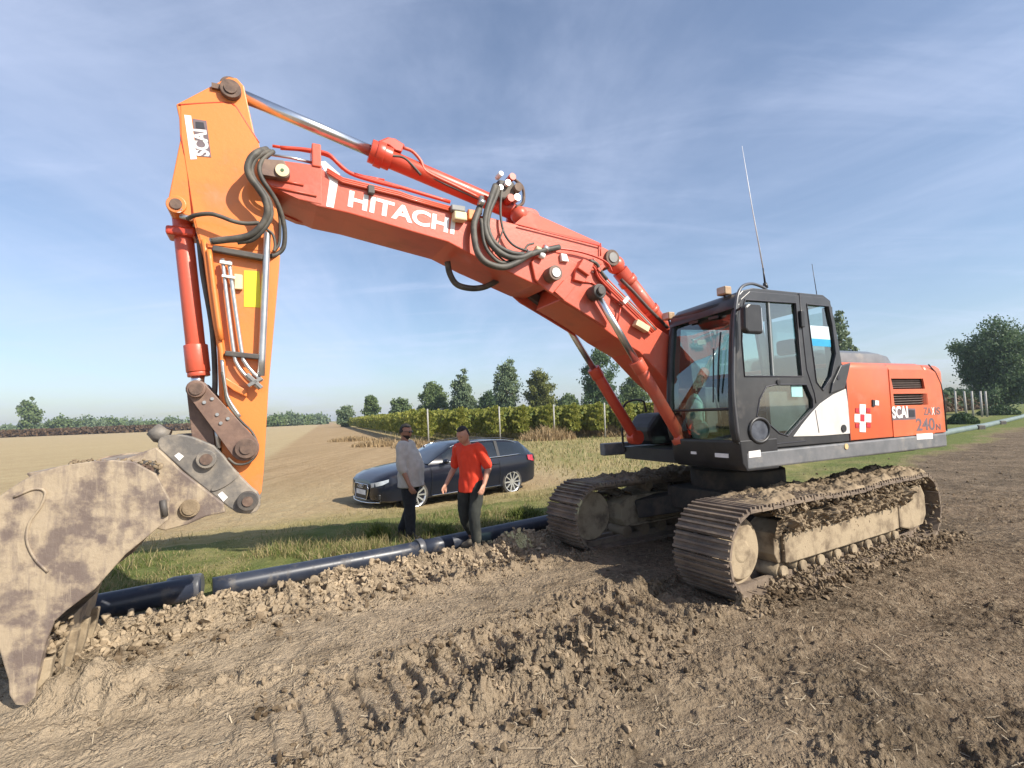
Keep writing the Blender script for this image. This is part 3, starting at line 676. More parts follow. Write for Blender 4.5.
# hedge rows on the right, behind fence posts
x0, y0 = tplace(925, 70); x1, y1 = tplace(990, 95)
root, L_ = hedge('hedge', (x0, y0), (x1, y1), 2.4, 1, 0, None, 0, 'dark reddish-green hedge behind the right fence posts', 'hedge')
np_mesh('foliage', *hedge_leaves(L_, 2.6, 1.4, 9000, .35, .2, 3), lf_rust, root); np_mesh('tall_growth', *hedge_leaves(L_, 3.1, 1.6, 3500, .4, .8, 4), lf_dark, root)
for i, px in enumerate((957, 967.5, 974, 983, 988)):
    x, y = tplace(px, 52); p = MB(); hh = hfor(391, px, 52)
    r_ = p.tube([(0, 0, -.1), (rng.normal(0, .05), 0, hh)], .09, 8).build('fence_post', postm); r_.location = (x, y, float(ground_z(x, y)))
    tag(r_, label=['leftmost pale post of the right fence, next to the counterweight', 'second pale post of the right fence', 'middle pale post of the right fence', 'fourth pale post of the right fence', 'rightmost pale post of the right fence, nearest the big tree'][i], cat='fence post', group='pale fence posts on the right')
# far left band
a = tplace(-60, 165); b = tplace(255, 240)
root, L_ = hedge('hedge', a, b, 0, 0, 0, None, 0, 'long rust-red hedge row along the far edge of the stubble field', 'hedge')
np_mesh('foliage', *hedge_leaves(L_, 2.3, 3, 26000, .62, -.1, 13), lf_rust, root)
a = tplace(262, 300); b = tplace(324, 300)
root, L_ = hedge('hedge', a, b, 0, 0, 0, None, 0, 'thin green hedge line on the horizon behind the dirt track', 'hedge')
np_mesh('foliage', *hedge_leaves(L_, 2.2, 3, 5000, .9, -.1, 14), lf_grey, root)
# farm building
x, y = tplace(115, 262); bld = empty('farm_building', (x, y, 0), R(12), label='small white farm building on the far left horizon', cat='building')
wm_ = mat('whitewash', (.78, .77, .74), (.70, .69, .66), rough=.8); rm_ = mat('roof_tile', (.62, .56, .50), (.5, .45, .4), rough=.8)
hb = hfor(429.3, 115, 262)
MB().box(-4.6, 4.6, -3, 3, -.2, hb).build('wall', wm_, bld)
MB().plate([(-3.4, hb), (3.4, hb), (0, hb+1.0)], -5, 5, axis='x').build('roof', rm_, bld)
for xx in (-3, -1, 1.2, 3.2): MB().box(xx-.4, xx+.4, -3.03, -2.9, 1.2, 2.4).build('window', mat('far_window', (.05, .06, .07), rough=.2), bld)
MB().box(-.35, .45, -3.04, -2.9, -.1, 2.1).build('door', mat('far_door', (.2, .13, .08), rough=.6), bld)
# ================================================================== EXCAVATOR
exc = empty('excavator', EX, EYAW, label='orange crawler excavator with a black cab, long two-piece boom and mud-caked tracks', cat='excavator')
DUST = (.42, .33, .225)
boomP = mat('boom_paint', (.62, .108, .058), (.40, .070, .042), rough=.38, scale=1.6, lo=.50, hi=.74, detail=12, dust=.26, dustc=(.55, .23, .15), dustscale=1.6, bump=.0015, bscale=30, coat=.15)
armP = mat('arm_paint', (.78, .23, .05), (.52, .135, .04), rough=.42, scale=1.8, lo=.52, hi=.76, detail=12, dust=.22, dustc=(.62, .36, .2), dustscale=1.8, bump=.0015, bscale=30, coat=.15)
bodyP = mat('body_paint', (.72, .155, .06), (.60, .125, .055), rough=.36, scale=1.4, detail=10, dust=.20, dustc=(.6, .33, .22), dustscale=2, coat=.2)
redP = mat('cylinder_paint', (.60, .075, .035), (.52, .06, .03), rough=.35, scale=2, dust=.15, dustc=(.5, .22, .14), coat=.15)
chrome = mat('chrome_rod', (.80, .81, .82), (.70, .71, .72), rough=.28, metal=1, scale=6)
steelP = mat('bare_pipe', (.62, .62, .60), (.5, .5, .49), rough=.32, metal=.8, scale=8)
hoseM = mat('rubber_hose', (.055, .052, .045), (.11, .10, .082), rough=.6, scale=6, dust=.35, dustc=(.20, .175, .135))
rustM = mat('rusty_pin', (.10, .065, .05), (.17, .11, .08), rough=.7, scale=14, dust=.2, bump=.002)
darkM = mat('dark_steel', (.055, .05, .048), (.09, .08, .07), rough=.6, scale=9, dust=.3, dustc=(.25, .19, .13))
brownM = mat('oily_linkage', (.14, .085, .065), (.21, .13, .095), rough=.55, scale=9, dust=.35, dustc=(.33, .24, .17), bump=.002)
greyM = mat('grey_paint', (.20, .20, .195), (.25, .245, .235), rough=.5, scale=5, dust=.25, dustc=DUST)
stripM = mat('side_skirt_paint', (.13, .135, .142), (.18, .18, .185), rough=.45, scale=5, dust=.35, dustc=(.36, .32, .27))
blackP = mat('black_plastic', (.018, .018, .020), (.030, .030, .031), rough=.42, scale=5, dust=.14, dustc=(.12, .10, .08), updust=.25)
cabP = mat('cab_frame_paint', (.030, .031, .034), (.045, .045, .047), rough=.38, scale=4, dust=.22, dustc=(.16, .14, .12), coat=.2)
whiteP = mat('white_panel', (.64, .62, .59), (.56, .54, .50), rough=.45, scale=4, dust=.25, dustc=(.55, .5, .42))
whiteD = mat('white_decal', (.85, .83, .80), (.78, .74, .70), rough=.5, scale=9, dust=.15, dustc=(.7, .45, .35))
blackD = mat('black_decal', (.03, .03, .04), rough=.5, scale=9)
greyD = mat('grey_decal', (.17, .13, .14), rough=.5, scale=9)
redD = mat('red_decal', (.55, .03, .04), rough=.5, scale=9)
yelD = mat('yellow_sticker', (.85, .74, .03), (.8, .68, .03), rough=.5, scale=9)
creamM = mat('cream_plastic', (.72, .62, .38), (.6, .5, .3), rough=.5, scale=9)
amberM = mat('lamp_housing', (.36, .24, .14), (.45, .32, .2), rough=.4, scale=9)
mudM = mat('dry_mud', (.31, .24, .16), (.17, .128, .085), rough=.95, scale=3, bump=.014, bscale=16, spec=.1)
mudD = mat('dark_mud', (.17, .125, .085), (.26, .20, .135), rough=.95, scale=4, bump=.014, bscale=22, spec=.1)  # darker tone of mud, for the far track and rollers
frameM = mat('mud_coated_frame', (.37, .295, .20), (.17, .13, .09), rough=.9, scale=5, lo=.46, hi=.66, detail=12, dust=.3, dustc=(.42, .34, .235), bump=.006, bscale=18, spec=.12)
shoeM = mat('track_shoe_steel', (.13, .098, .075), (.22, .168, .122), rough=.75, scale=4, dust=.40, dustc=(.33, .255, .175), bump=.006, bscale=22)
glassM = glass_mat('cab_glass', (.76, .86, .84), .16)
glassF = glass_mat('windscreen_glass', (.46, .57, .54), .10)

def text(name, body, M, w, parent, p0, p1, h=None, bold=0, up=None, depth=.0025, shear=0, **k):
    """mesh lettering lying on the machine's left side, baseline from p0 to p1 (machine coordinates)"""
    cu_ = bpy.data.curves.new(name, 'FONT'); cu_.body = body; cu_.extrude = depth; cu_.offset = bold; cu_.align_x = 'LEFT'; cu_.shear = shear
    t = bpy.data.objects.new(name, cu_); COL.objects.link(t); bpy.context.view_layer.update()
    me = bpy.data.meshes.new_from_object(t.evaluated_get(bpy.context.evaluated_depsgraph_get())); bpy.data.objects.remove(t)
    xs = [v.co.x for v in me.vertices]; ys = [v.co.y for v in me.vertices]; sx = max(xs)-min(xs); sy = max(ys)-min(ys)
    p0 = Vector(p0); p1 = Vector(p1); ex = p1-p0; L_ = ex.length; ex.normalize(); ez = Vector((0, 1, 0)); ey = ez.cross(ex)
    if h is None: h = L_*sy/sx
    for v in me.vertices:
        a, b, c = v.co; v.co = p0 + ex*((a-min(xs))/sx*L_) + ey*((b-min(ys))/sy*h) + ez*c
    me.materials.clear(); me.materials.append(M)
    o = bpy.data.objects.new(name, me); COL.objects.link(o); o.parent = parent; tag(o, **k); return o

# ------------------------------------------------------------ undercarriage
TX = Matrix.Rotation(TYAW, 4, 'Z') @ Matrix.Translation((0, 0, -.11))
def clods_on(pts, sizes, name, M, parent, T=None):
    P = np.array(pts); V, F = merge_clods(P, np.array(sizes), CL2)
    if T is not None:
        A = np.array(T)[:3, :3]; b = np.array(T)[:3, 3]; V = V@A.T+b
    return np_mesh(name, V, F, M, parent, kind='stuff')
def track_path(n):
    """closed loop of the track in (x,z), centre line of the shoes, with tangent"""
    Lr = 1.86; r = .425; zc = .455; per = 4*Lr+2*math.pi*r; o = []
    for i in range(n):
        s = per*i/n
        if s < 2*Lr:                       # top run, front to rear
            x = Lr-s; k = 1-(x/Lr)**2; o.append((x, zc+r-.035*k*(.5+.5*math.cos(x*3)), 180))
        elif s < 2*Lr+math.pi*r:
            a = math.pi/2+(s-2*Lr)/r; o.append((-Lr+r*math.cos(a), zc+r*math.sin(a), math.degrees(a)+90))
        elif s < 4*Lr+math.pi*r:
            o.append((-Lr+(s-2*Lr-math.pi*r), zc-r, 0))
        else:
            a = -math.pi/2+(s-4*Lr-math.pi*r)/r; o.append((Lr+r*math.cos(a), zc+r*math.sin(a), math.degrees(a)+90))
    return o
def make_track(side):
    yc = 1.20 if side > 0 else -1.10; w = .33; NS = 54
    t = MB(TX)
    for (x, z, a) in track_path(NS):
        M_ = Matrix.Rotation(-R(a), 3, 'Y'); jit = random.uniform(-.004, .004)
        def bx(x0, x1, y0, y1, z0, z1):
            vs = [Vector((x, yc, z)) + M_ @ Vector((p, q, -s)) for p in (x0, x1) for q in (y0, y1) for s in (z0+jit, z1+jit)]
            t.add(vs, [(0, 1, 3, 2), (4, 6, 7, 5), (0, 4, 5, 1), (2, 3, 7, 6), (0, 2, 6, 4), (1, 5, 7, 3)])
        bx(-.088, .088, -w, w, -.012, .012)
        for g in (-.072, .0, .066): bx(g-.011, g+.011, -w+.004, w-.004, .010, .046)
        bx(-.09, .02, -w-.003, w+.003, .004, .022)
        for q in (-.10, .10): bx(-.098, .098, q-.025, q+.025, -.085, -.01)
    tr = t.build('track', shoeM, exc, label='near left crawler track crusted with pale dry mud' if side > 0 else 'far right crawler track in the shade of the machine', weld=False)
    f = MB(TX); yo = yc+side*.19
    # track frame: box beam with sloping top, outer face flush with the links
    f.plate([(-1.38, .24), (1.30, .24), (1.36, .34), (1.36, .56), (1.16, .66), (-1.20, .66), (-1.42, .56)], yc-.17, yc+.17)
    f.plate([(-1.30, .25), (1.25, .25), (1.25, .55), (-1.30, .55)], min(yc+side*.17, yo+side*.03), max(yc+side*.17, yo+side*.03))
    f.box(-1.2, 1.2, yc-.22, yc+.22, .235, .262)
    fr = f.build('track_frame', frameM, exc, bevel=.012)
    for xr in np.linspace(-1.25, 1.25, 8):
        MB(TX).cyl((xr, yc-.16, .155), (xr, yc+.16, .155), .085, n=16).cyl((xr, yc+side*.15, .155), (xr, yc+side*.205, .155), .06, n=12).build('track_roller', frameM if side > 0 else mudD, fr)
    for xr in (-.7, .75): MB(TX).cyl((xr, yc-.14, .76), (xr, yc+.14, .76), .07, n=14).build('carrier_roller', mudD, fr)
    i = MB(TX); i.cyl((1.86, yc-.10, .455), (1.86, yc+.10, .455), .335, n=36)
    i.cyl((1.86, yc+side*.09, .455), (1.86, yc+side*.145, .455), .31, .27, n=36); i.cyl((1.86, yc+side*.14, .455), (1.86, yc+side*.155, .455), .13, .09, n=20)
    i.build('idler_wheel', frameM, exc, bevel=.008)
    s = MB(TX); teeth = []
    for k in range(42):
        a = 2*math.pi*k/42; rr = .345 if k % 2 else .29; teeth.append((-1.86+rr*math.cos(a), .455+rr*math.sin(a)))
    s.plate(teeth, yc-.04, yc+.04); s.cyl((-1.86, yc, .455), (-1.86, yc+side*.20, .455), .25, .23, n=28)
    sp_ = s.build('drive_sprocket', frameM, exc, bevel=.006)
    c = MB(TX); a0, a1 = sorted((yc+side*.165, yc+side*.235))
    c.plate([(-1.30, .26), (-1.30, .62), (-1.52, .72), (-1.98, .74), (-2.08, .60), (-2.08, .34), (-1.96, .22), (-1.55, .20)], a0, a1)
    c.build('drive_cover', frameM, sp_, bevel=.02)
    # mud: rough sheets packed on the upper shoes and over the frame, with crumbs
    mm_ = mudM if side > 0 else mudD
    def sheet(f, nu, nv, name, parent):
        U_, V_ = np.meshgrid(np.linspace(0, 1, nu), np.linspace(0, 1, nv), indexing='ij'); X_, Y_, Z_, keep = f(U_, V_)
        A = np.array(TX)[:3, :3]; W_ = np.stack([X_, Y_, Z_], -1).reshape(-1, 3)@A.T+np.array(TX)[:3, 3]
        i = np.arange(nu-1)[:, None]*nv+np.arange(nv-1)[None]; F = np.stack([i, i+1, i+nv+1, i+nv], -1).reshape(-1, 4)
        kk = keep.reshape(-1)[F].any(axis=1); return np_mesh(name, W_, F[kk], mm_, parent, smooth=False)
    def top(U_, V_):
        x = -2.0+3.75*U_; y = yc-.325+.65*V_; n_ = fbm(x*3.2+side*9, y*3.2, 5, .62); n2 = 1-np.abs(fbm(x*7, y*7+4, 4, .6))
        edge = sst(0, .06, V_)*sst(1, .94, V_)*sst(0, .03, U_)*sst(1, .9, U_)
        h_ = edge*np.clip(.030+.075*n_+.035*(n2-.7)+.018*np.clip(-x, 0, 2), -.05, .2)
        return x, y, .905+.02-.035*(1-(x/1.9)**2)*.6+h_-.012, (h_ > .004)
    sheet(top, 300, 70, 'packed_mud', tr)
    def bank(U_, V_):
        x = -1.62+3.05*U_; n_ = fbm(x*2.6+side*5, V_*2+1, 5, .6); n2 = fbm(x*8, V_*6, 4, .65)
        hgt = .70+.12*np.clip(n_[:, :1]+.3, -.3, .8); out_ = .12+.10*np.clip(1.2*fbm(x*2.1+3, V_*0+3, 4, .6)+.45, 0, 1)
        z = .50+(hgt-.50)*np.sin(np.clip(V_*1.25, 0, 1)*np.pi/2)
        y_ = side*(.175+out_*np.sin(np.clip(V_, 0, 1)*np.pi*.92+.15)*(.75+.6*n_)+.045*n2-.34*sst(.72, 1, V_))
        ragged = sst(.06, .22, V_+.35*n2+.25*fbm(x*5, V_*0+8, 3))
        return x+.02*n2, yc+y_, z+.03*n2-.04*sst(.8, 1, V_), ragged > .2
    sheet(bank, 320, 80, 'mud_bank', fr)
    P = []; S = []; dn = 1.0 if side > 0 else .5
    for _ in range(int(380*dn)): P.append((random.uniform(-1.9, 1.6), yc+random.uniform(-.31, .31), .915+random.uniform(-.01, .03))); S.append(random.uniform(.006, .02))
    for _ in range(int(420*dn)):
        x = random.uniform(-1.5, 1.3); P.append((x, yc+side*random.uniform(.17, .30), random.uniform(.55, .68))); S.append(random.uniform(.008, .034))
    for _ in range(int(520*dn)):      # hanging from the inner edge of the upper shoes
        x = random.uniform(-1.98, 1.5); P.append((x, yc+side*random.uniform(.20, .33), .835+random.uniform(-.05, .03))); S.append(random.uniform(.008, .036))
    for _ in range(int(520*dn)):
        x = random.uniform(-1.7, 1.7); P.append((x, yc+side*random.uniform(.19, .34), .04+.11*random.random()**2)); S.append(random.uniform(.008, .034))
    for _ in range(int(380*dn)):      # round the rear
        a = random.uniform(math.pi*.45, math.pi*1.5); rr = .44+random.uniform(-.05, .03); P.append((-1.86+rr*math.cos(a), yc+random.uniform(-.33, .33), .455+rr*math.sin(a))); S.append(random.uniform(.010, .042))
    for _ in range(int(260*dn)):      # stuck to the outer face of the frame
        x = random.gauss(-.1, .8); P.append((max(-1.3, min(1.25, x)), yc+side*.205, .30+.28*random.random()**.6)); S.append(random.uniform(.006, .026))
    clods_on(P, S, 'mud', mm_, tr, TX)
    return tr
for side in (1, -1): make_track(side)
u = MB(TX)   # X frame between the tracks and the slewing ring
u.box(-.75, .75, -.62, .62, .50, .80); 
for sx in (-1, 1):
    for sy in (-1, 1): u.obox((sx*.3, sy*.35, .62), (sx*1.0, sy*1.0, .46), .34, .26)
u.cyl((0, 0, .78), (0, 0, 1.05), .62, n=40)
u.build('carbody', mat('carbody_paint', (.04, .036, .033), (.08, .065, .05), rough=.85, scale=5, dust=.4, dustc=(.15, .115, .08), bump=.006), exc, bevel=.02)

# ------------------------------------------------------------ house
W = 1.35
def rr_xy(x0, x1, y0, y1, rf, rb_, n=6):
    """plan outline, rounded at the rear corners by rb_, at the front by rf"""
    o = []
    for (cx0, cy0, r, a0) in ((x1-rf, y1-rf, rf, 0), (x0+rb_, y1-rb_, rb_, 90), (x0+rb_, y0+rb_, rb_, 180), (x1-rf, y0+rf, rf, 270)):
        o += [(cx0+r*math.cos(R(a0+90*i/n)), cy0+r*math.sin(R(a0+90*i/n))) for i in range(n+1)]
    return o
d = MB(); d.plate(rr_xy(-2.2, 1.15, -.80, 1.20, .04, .1), 1.10, 1.20, axis='z'); d.build('revolving_frame', mat('frame_black', (.02, .019, .018), (.035, .03, .027), rough=.8), exc, bevel=.02)
# left side skirt, full length
d = MB(); d.plate([(1.40, 1.115), (1.40, 1.30), (-2.63, 1.325), (-2.63, 1.135)], 1.22, 1.362); d.build('side_skirt', stripM, exc, bevel=.02)
d = MB(); d.plate([(1.38, 1.115), (1.38, 1.30), (-2.2, 1.30), (-2.2, 1.115)], -1.35, -1.22); d.build('side_skirt', stripM, exc, bevel=.015)
def cw_outline(inset=0, n=10):
    y1 = 1.352-inset; o = [(-2.2, y1), (-2.3, y1), (-2.5, y1), (-2.585, y1), (-2.60, y1)]
    for i in range(1, n): a = R(90*i/n); o.append((-2.60-.20*math.sin(a), y1-.22*(1-math.cos(a))))
    for i in range(9):
        y = (y1-.22)*(1-i/4); o.append((-2.80-.14*(1-(y/1.13)**2), y))
    for i in range(1, n): a = R(90-90*i/n); o.append((-2.60-.20*math.sin(a), -(y1-.22*(1-math.cos(a)))))
    o += [(-2.60, -y1), (-2.585, -y1), (-2.5, -y1), (-2.3, -y1), (-2.2, -y1)]; return [(x+inset*(x < -2.3), y) for x, y in o]
def cw_body(z0, z1, top_r, M, name, bot_r=.0):
    rings = []
    lv = ([(z0, bot_r), (z0+bot_r*.5, bot_r*.25)] if bot_r else []) + [(z0+bot_r, 0), (z0+bot_r+.01, 0), (z1-top_r-.02, 0), (z1-top_r, 0), (z1-top_r*.55, top_r*.12), (z1-top_r*.2, top_r*.40), (z1, top_r)]
    for z, ins in lv: rings.append([(x, y, z) for x, y in cw_outline(ins)])
    return MB().loft(rings).build(name, M, exc)
cwt = cw_body(1.335, 2.30, .11, bodyP, 'counterweight'); cw_body(1.125, 1.325, .01, stripM, 'counterweight_base', .05)
# engine house: rounded upper edge along the left side
def sect(x, zt=2.31, r=.10): 
    o = [(x, -1.33, 1.33), (x, -1.33, zt-r), (x, -1.33+r, zt)]
    for i in range(7): a = R(90-15*i); o.append((x, 1.35-r+r*math.cos(a), zt-r+r*math.sin(a)))
    return o + [(x, 1.35, 1.33)]
LV1 = [at(620+a/3.012, 260+b/3.012, 1.35) for a, b in ((815, 357), (912, 357), (918, 388), (822, 389))]
LV2 = [at(620+a/3.012, 260+b/3.012, 1.35) for a, b in ((822, 403), (924, 402), (928, 436), (826, 438))]
e = MB(); e.loft([sect(-.425), sect(-1.35)]); e.build('engine_cover', bodyP, exc, bevel=.01)
e = MB()
zt = 2.31; L1 = [(p.x, p.z) for p in LV1]; L2 = [(p.x, p.z) for p in LV2]
zmid = (min(p[1] for p in L1)+max(p[1] for p in L2))/2
e.plate([(-1.358, zmid), (-1.358, 2.215), (-2.34, 2.215), (-2.34, zmid)], 1.33, 1.3535, holes=[L1]); e.plate([(-1.358, 1.33), (-1.358, zmid), (-2.34, zmid), (-2.34, 1.33)], 1.33, 1.3535, holes=[L2])
e.box(-2.192, -1.358, -1.33, 1.24, 1.33, 2.20)
e.add([(-1.358, 1.352, 2.21), (-2.192, 1.352, 2.21), (-2.192, 1.318, 2.28), (-1.358, 1.318, 2.28), (-2.192, 1.25, 2.31), (-1.358, 1.25, 2.31), (-2.192, -1.3, 2.31), (-1.358, -1.3, 2.31), (-2.192, -1.3, 2.1), (-1.358, -1.3, 2.1)],
      [(0, 1, 2, 3), (3, 2, 4, 5), (5, 4, 6, 7), (7, 6, 8, 9)])
rc = e.build('radiator_cover', bodyP, exc)
lm_ = mat('louvre_grille', (.10, .08, .07), (.16, .12, .10), rough=.7, scale=20)
for Lq in (L1, L2):
    g = MB(); x0 = min(p[0] for p in Lq); x1 = max(p[0] for p in Lq); z0 = min(p[1] for p in Lq); z1 = max(p[1] for p in Lq)
    g.box(x0-.03, x1+.03, 1.262, 1.282, z0-.04, z1+.04)
    n = 5
    for k in range(n):
        z = z0+(z1-z0)*(k+.6)/n; g.box(x0-.03, x1+.03, 1.285, 1.325, z-.004, z+.004, rot=Matrix.Rotation(R(35), 3, 'X'))
    g.build('louvre', lm_, rc)
# deck plate and raised engine hood
h = MB(); h.loft([[(x, y, z) for x, y, z in ((xx, -.5, 2.3), (xx, -.5, 2.3+hh*.8), (xx, -.35, 2.3+hh), (xx, .80, 2.3+hh), (xx, .95, 2.3+hh*.78), (xx, .98, 2.3))] for xx, hh in ((-.72, .20), (-.80, .235), (-1.9, .235), (-2.12, .19), (-2.22, .03))])
h.build('engine_hood', mat('hood_paint', (.13, .13, .13), (.18, .18, .175), rough=.35, scale=4, dust=.2, dustc=(.4, .35, .28), coat=.2), exc, bevel=.01)
MB().tube([(-1.7, -.7, 2.3), (-1.7, -.7, 2.62)], .05, 12).build('exhaust_pipe', rustM, exc)
# dark panel behind the cab, fuel tank side on the right
e = MB(); e.box(-.42, .28, -1.3, .34, 1.2, 2.2); e.box(-.415, -.36, .34, 1.33, 1.33, 2.25); e.build('valve_cover', blackP, exc, bevel=.03)
e = MB(); e.plate(rr_xy(-.4, 1.32, -.92, .30, .16, .05), 1.10, 1.27, axis='z'); e.build('right_platform', mat('platform_black', (.012, .012, .013), (.02, .02, .02), rough=.5), exc, bevel=.05)
e = MB(); e.plate([(.35, 1.30), (1.15, 1.30), (1.20, 1.55), (1.02, 1.74), (.35, 1.76)], -.9, -.40); e.build('tool_box', blackP, exc, bevel=.06)
e = MB(); e.box(-.4, .33, -1.3, -.42, 1.3, 2.15); e.build('fuel_tank', bodyP, exc, bevel=.04)
MB().tube(curve([(1.32, -.80, 1.2), (1.34, -.82, 1.35), (1.33, -.80, 1.80), (1.20, -.80, 1.93), (.95, -.80, 1.93), (.90, -.8, 1.76)], 5), .016, 8).build('handrail', blackP, exc)

# seams, lock, decals on the left side
sm = MB(); se = [(928.8, 364.6), (935.5, 372), (941, 384), (944.5, 400), (947, 431)]
sm.plate([(-.425, 1.335), (-.425, 2.27), (-.437, 2.27), (-.437, 1.335)], 1.346, 1.3535); sm.build('seam', blackD, exc)
sm = MB(); sl = [at(a, b, 1.352) for a, b in se]; sm.tube([(p.x, 1.350, p.z) for p in sl], .009, 6); sm.build('seam', blackD, cwt)
def patch(name, q, M, y, parent, th=.003, **k):
    return MB().plate([(p.x, p.z) for p in [at(a, b, y) for a, b in q]], y-.001, y+th).build(name, M, parent, **k)
def z5(a, b): return (620+a/3.012, 260+b/3.012)
def z7(a, b): return (830+a/5.908, 330+b/5.908)
YS = 1.353
# red and white chequered cross
u_ = 0
def chq(cx0, cy0, s, w_, h_): return [z7(cx0-w_/2, cy0-h_/2), z7(cx0+w_/2, cy0-h_/2+2), z7(cx0+w_/2, cy0+h_/2+2), z7(cx0-w_/2, cy0+h_/2)]
for (cx0, cy0, w_, h_, M_, dy) in ((192, 460, 36, 44, whiteD, 0), (192, 580, 36, 44, whiteD, 0), (160, 520, 32, 48, whiteD, 0), (226, 520, 32, 48, whiteD, 0), (192, 520, 34, 74, whiteD, 0), (191, 518, 24, 42, redD, .003),
                                 (160, 474, 20, 26, redD, 0), (226, 474, 22, 26, redD, 0), (160, 564, 20, 26, redD, 0), (228, 562, 22, 26, redD, 0)):
    patch('chequered_cross_decal', chq(cx0, cy0, 1, w_, h_), M_, YS+dy, exc)
patch('lock', [z7(247, 412), z7(262, 415), z7(262, 452), z7(248, 450)], blackD, YS, exc, .012); patch('lock_label', [z7(266, 415), z7(288, 418), z7(288, 446), z7(266, 444)], whiteD, YS, exc)
patch('reflector', [z5(892, 524), z5(940, 521), z5(941, 538), z5(893, 541)], whiteD, 1.357, exc, .006)
MB().cyl(at(*z7(93, 688), 1.36)-Vector((0, .004, 0)), at(*z7(93, 688), 1.36)+Vector((0, .012, 0)), .035, n=16).build('marker_lamp', mat('marker_amber', (.7, .5, .25), rough=.3), exc)
text('letters', 'ZA', greyD, 0, exc, at(*z5(915, 467), YS), at(*z5(938, 466.5), YS), h=.105, bold=.015)
text('letters', 'X', whiteD, 0, exc, at(*z5(939, 466.5), YS), at(*z5(948, 466), YS), h=.105, bold=.015)
text('letters', 'IS', greyD, 0, exc, at(*z5(950, 466), YS), at(*z5(965, 465), YS), h=.105, bold=.015)
text('model_number', '240', greyD, 0, exc, at(*z5(893, 515), YS), at(*z5(949, 512), YS), h=.17, bold=.02)
text('model_number', 'N', greyD, 0, exc, at(*z5(953, 512), YS), at(*z5(966, 511), YS), h=.085, bold=.01)
patch('logo_plate', [z5(818, 446), z5(889, 447), z5(891, 480), z5(820, 483)], greyD, YS, exc, .002)
text('logo_letters', 'SCAI', whiteD, 0, exc, at(*z5(821, 478), YS+.004), at(*z5(868, 475), YS+.004), h=.16, bold=.035)
patch('logo_square', [z5(870, 452), z5(887, 452), z5(888, 472), z5(871, 473)], blackD, YS+.003, exc)

# ------------------------------------------------------------ cab
def zs(l): return [(p.x, p.z) for p in [at(*z5(a, b), 1.35) for a, b in l]]
outer = [(1.405, 1.325), (1.50, 1.40), (1.53, 1.60), (1.51, 2.0), (1.47, 2.4), (1.41, 2.78), (1.33, 2.97), (1.18, 3.07), (-.12, 3.09), (-.24, 3.03), (-.30, 2.80), (-.37, 2.33), (-.415, 1.9), (-.415, 1.325)]
upw = [(1.27, 2.965), (.42, 2.985), (.39, 2.12), (1.35, 2.12), (1.36, 2.5), (1.32, 2.85)]
low = zs([(412, 470), (420, 420), (440, 382), (470, 375), (560, 375), (580, 420), (582, 445), (545, 485), (505, 530), (480, 522), (455, 500)])
rwn = [(.22, 2.985), (-.19, 2.985), (-.24, 2.75), (-.27, 2.40), (-.15, 2.12), (.03, 1.95), (.14, 2.05), (.18, 2.5)]
c = MB(); c.plate(outer, 1.30, 1.35, holes=[upw, low, rwn])
# right side wall, roof, back, front cowl
c.plate([(1.405, 1.2), (1.50, 1.40), (1.53, 1.60), (1.51, 2.0), (1.47, 2.4), (1.41, 2.78), (1.30, 2.95), (-.24, 3.0), (-.415, 1.9), (-.415, 1.2)], .34, .39, holes=[[(1.36, 1.5), (1.38, 2.0), (1.28, 2.8), (-.12, 2.85), (-.25, 1.95), (-.2, 1.5)]])
cab = c.build('cab', cabP, exc, bevel=.012, label='dark grey cab with green-tinted glass')
rf_ = MB(); rings = []
for t in np.linspace(0, 1, 9):
    y = .34+t*1.0; zr = -.05*(1-t)
    rings.append([(x, y, z+zr) for x, z in ((1.44, 2.86), (1.40, 2.98), (1.28, 3.075), (1.12, 3.115), (-.12, 3.125), (-.26, 3.06), (-.26, 3.02), (1.1, 3.02), (1.32, 2.94))])
rf_.loft(rings); rf_.build('roof', cabP, cab, bevel=.01)
c = MB(); c.box(-.40, -.33, .36, 1.31, 1.3, 1.95); c.box(-.36, -.31, .36, .45, 1.95, 3.0); c.box(-.34, -.29, 1.20, 1.31, 1.95, 3.0); c.box(-.40, 1.38, .36, 1.31, 1.2, 1.32)
c.build('cab_shell', cabP, cab, bevel=.01)
# front cowl under the windscreen, black, slightly bulged
c = MB(); c.loft([[(x, y, z) for x, z in ((.9, 1.10), (1.40, 1.10), (1.46, 1.18), (1.50+b, 1.40), (1.50+b, 1.43), (.9, 1.43))] for y, b in ((.33, -.02), (.5, .01), (.9, .03), (1.2, .02), (1.358, -.02))]); c.build('front_cowl', blackP, cab, bevel=.01)
for y0, z0 in ((.62, 1.20), (1.0, 1.22)):
    pass
MB().box(1.485, 1.50, .66, .74, 1.255, 1.285).build('cowl_label', whiteD, cab); MB().box(1.489, 1.502, 1.02, 1.20, 1.24, 1.285).build('cowl_label', whiteD, cab)
MB().plate([(p.x, p.z) for p in [at(*z5(a, b), 1.363) for a, b in ((387, 577), (422, 572), (424, 592), (388, 596))]], 1.362, 1.366).build('cowl_label', whiteD, cab)
